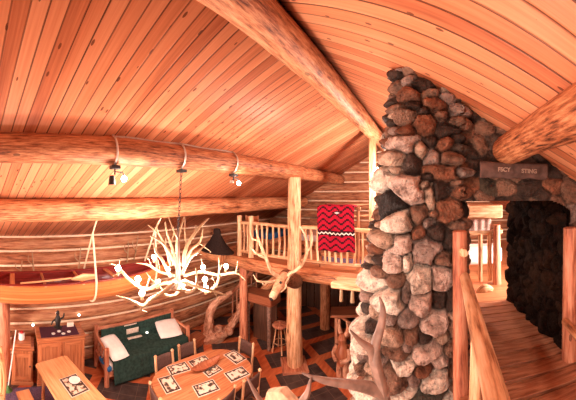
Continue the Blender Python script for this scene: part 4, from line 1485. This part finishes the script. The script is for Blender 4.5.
# ================================================================== DECK RAILING, DOOR POST
q = P(460, 228, Y=2.28)
t = thing('deck_railing', 'log handrail with a reddish newel post along the near deck', 'railing', (q.x, q.y, UP))
MB().tube([(.01, 0, -.35), (.0, .01, .4), (-.004, 0, q.z - UP - .03)], [.075, .064, .062], 18, .22, 3, wf=1.5).build('newel_post', M['log_red'], t)
MB().tube([(.02, -.045, q.z - UP - .20), (.025, -.085, q.z - UP - .20)], [.042, .036], 10, .1, 2).build('knot', M['log_pale'], t)
tp, bt = P(464.5, 277, D=2.26), P(497, 402, D=.965)
d = (bt - tp)
MB().tube([tp + d * (i / 14) - Vector((q.x, q.y, UP)) for i in range(28)], [.044, .056], 16, .10, 4).build('handrail', M['log_pale'], t)
for i, k in enumerate((.66, 1.2, 1.8)):
    p = tp + d * k - Vector((q.x, q.y, UP))
    lo = Vector((p.x - .045, p.y, -.3))
    MB().tube([lo, lo + Vector((.01, 0, .5)), p + Vector((-.015, 0, .0))], [.04, .034, .03], 12, .2, i + 5).build('baluster', M['log_pale'], t)

q = P(570, 228, Y=2.38)
t = thing('door_post', 'log post at the right jamb of the low stone doorway', 'post', (q.x, q.y, UP))
MB().tube([(0, 0, 0), (.0, 0, .7), (0, 0, q.z - UP)], [.085, .075, .072], 16, .1, 7).build('post', M['log_red'], t)
a, b = P(565.5, 322, D=2.62), P(582, 340, D=2.2)
MB().tube([a - Vector((q.x, q.y, UP)), b - Vector((q.x, q.y, UP)), (b + (b - a) * 1.5) - Vector((q.x, q.y, UP))], .042, 12, .1, 8).build('low_rail', M['log'], t)
mb = MB().box((1.56, 1.2, UP + .012), (.10, 2.6, .03))
struct(mb.build('trim_3', M['deck']))

# ================================================================== LETTERED STONE ABOVE THE DOORWAY
a, b = P(479, 172, Y=CY - .05), P(545, 171, Y=CY - .05)
mid = (a + b) / 2
mid.z = P(512, 171, Y=CY - .05).z
t = thing('lettered_stone', 'long flat lettered stone set above the low doorway', 'sign', tuple(mid))
mb = MB()
mb.grid(lambda u, v: ((u - .5) * (b.x - a.x) , -.03 + .008 * noise.noise(Vector((u * 9, v * 3, 2))) - .02 * math.sin(PI * min(1, max(0, v))), (v - .5) * .135 + .008 * noise.noise(Vector((u * 6, round(v) * 3, 5)))), 40, 8)
mb.build('slab', M['signstone'], t, solid=.05)
def letters(txt, x, z, size, name):
    cu = bpy.data.curves.new(name, 'FONT')
    cu.body = txt
    cu.size = size
    cu.extrude = .004
    cu.offset = .0015
    o = bpy.data.objects.new(name, cu)
    C.objects.link(o)
    dg = bpy.context.evaluated_depsgraph_get()
    me = bpy.data.meshes.new_from_object(o.evaluated_get(dg))
    bpy.data.objects.remove(o)
    me.materials.append(M['letter'])
    ob = bpy.data.objects.new(name, me)
    C.objects.link(ob)
    ob.rotation_euler = (PI / 2, 0, 0)
    ob.location = (x, -.083, z)
    ob.parent = t
    return ob
letters('FSCY', P(497, 170, Y=CY - .1).x - mid.x, -.014, .054, 'lettering')
letters('STING', P(520.5, 171, Y=CY - .1).x - mid.x, -.022, .056, 'lettering')

# ================================================================== THE BRIGHT ROOM PAST THE PASSAGE
BY = 5.0
def bx(px, py, Y=BY):
    return P(px, py, Y=Y)
t = thing('log_bunk', 'pale log bunk frame seen through the low stone doorway', 'bunk', (bx(484, 290).x, BY, UP))
o_ = Vector((bx(484, 290).x, BY, UP))
def br(p):
    return p - o_
a, b = br(bx(468, 214)), br(bx(502, 214))
MB().box(((a + b) / 2) + Vector((0, 0, .05)), (b.x - a.x, .10, .26)).build('head_board', M['log_pale'], t, bevel=.02)
MB().tube([br(bx(470, 233)), br(bx(502, 231))], .05, 10, .1, 3).build('rail', M['log_pale'], t)
for px in (480.5, 489.5):
    p = br(bx(px, 234))
    MB().tube([(p.x, 0, 0.05), (p.x, 0, p.z)], .045, 10, .1, px).build('post', M['log_pale'], t)
p = br(bx(496, 240))
MB().tube([(p.x, -.06, 0), (p.x, -.06, p.z + .3)], [.085, .07], 12, .15, 4).build('corner_post', M['log_red'], t)
MB().tube(smooth([br(bx(476, 296, 4.6)), br(bx(484, 288, 4.6)), br(bx(492, 290, 4.6))], 4), [.05, .09, .05], 10, .3, 6).build('root_foot', M['log_pale'], t)
a, b = bx(469, 231, BY - .07), bx(491, 219, BY - .07)
tag(MB().grid(lambda u, v: (a.x + (b.x - a.x) * u, BY - .07 + .01 * math.sin(u * 20), a.z + (b.z - a.z) * v), 16, 4).build('striped_valance', M['fringe'], solid=.01), 'red and white striped cloth hanging on the bunk past the doorway', 'cloth')
p = bx(484, 275, 5.5)
tag(MB().box((p.x, 5.7, UP + .42), (.8, .5, .38)).build('white_bedding', M['white'], bevel=.08), 'white bedding glimpsed between the bunk posts', 'bedding')
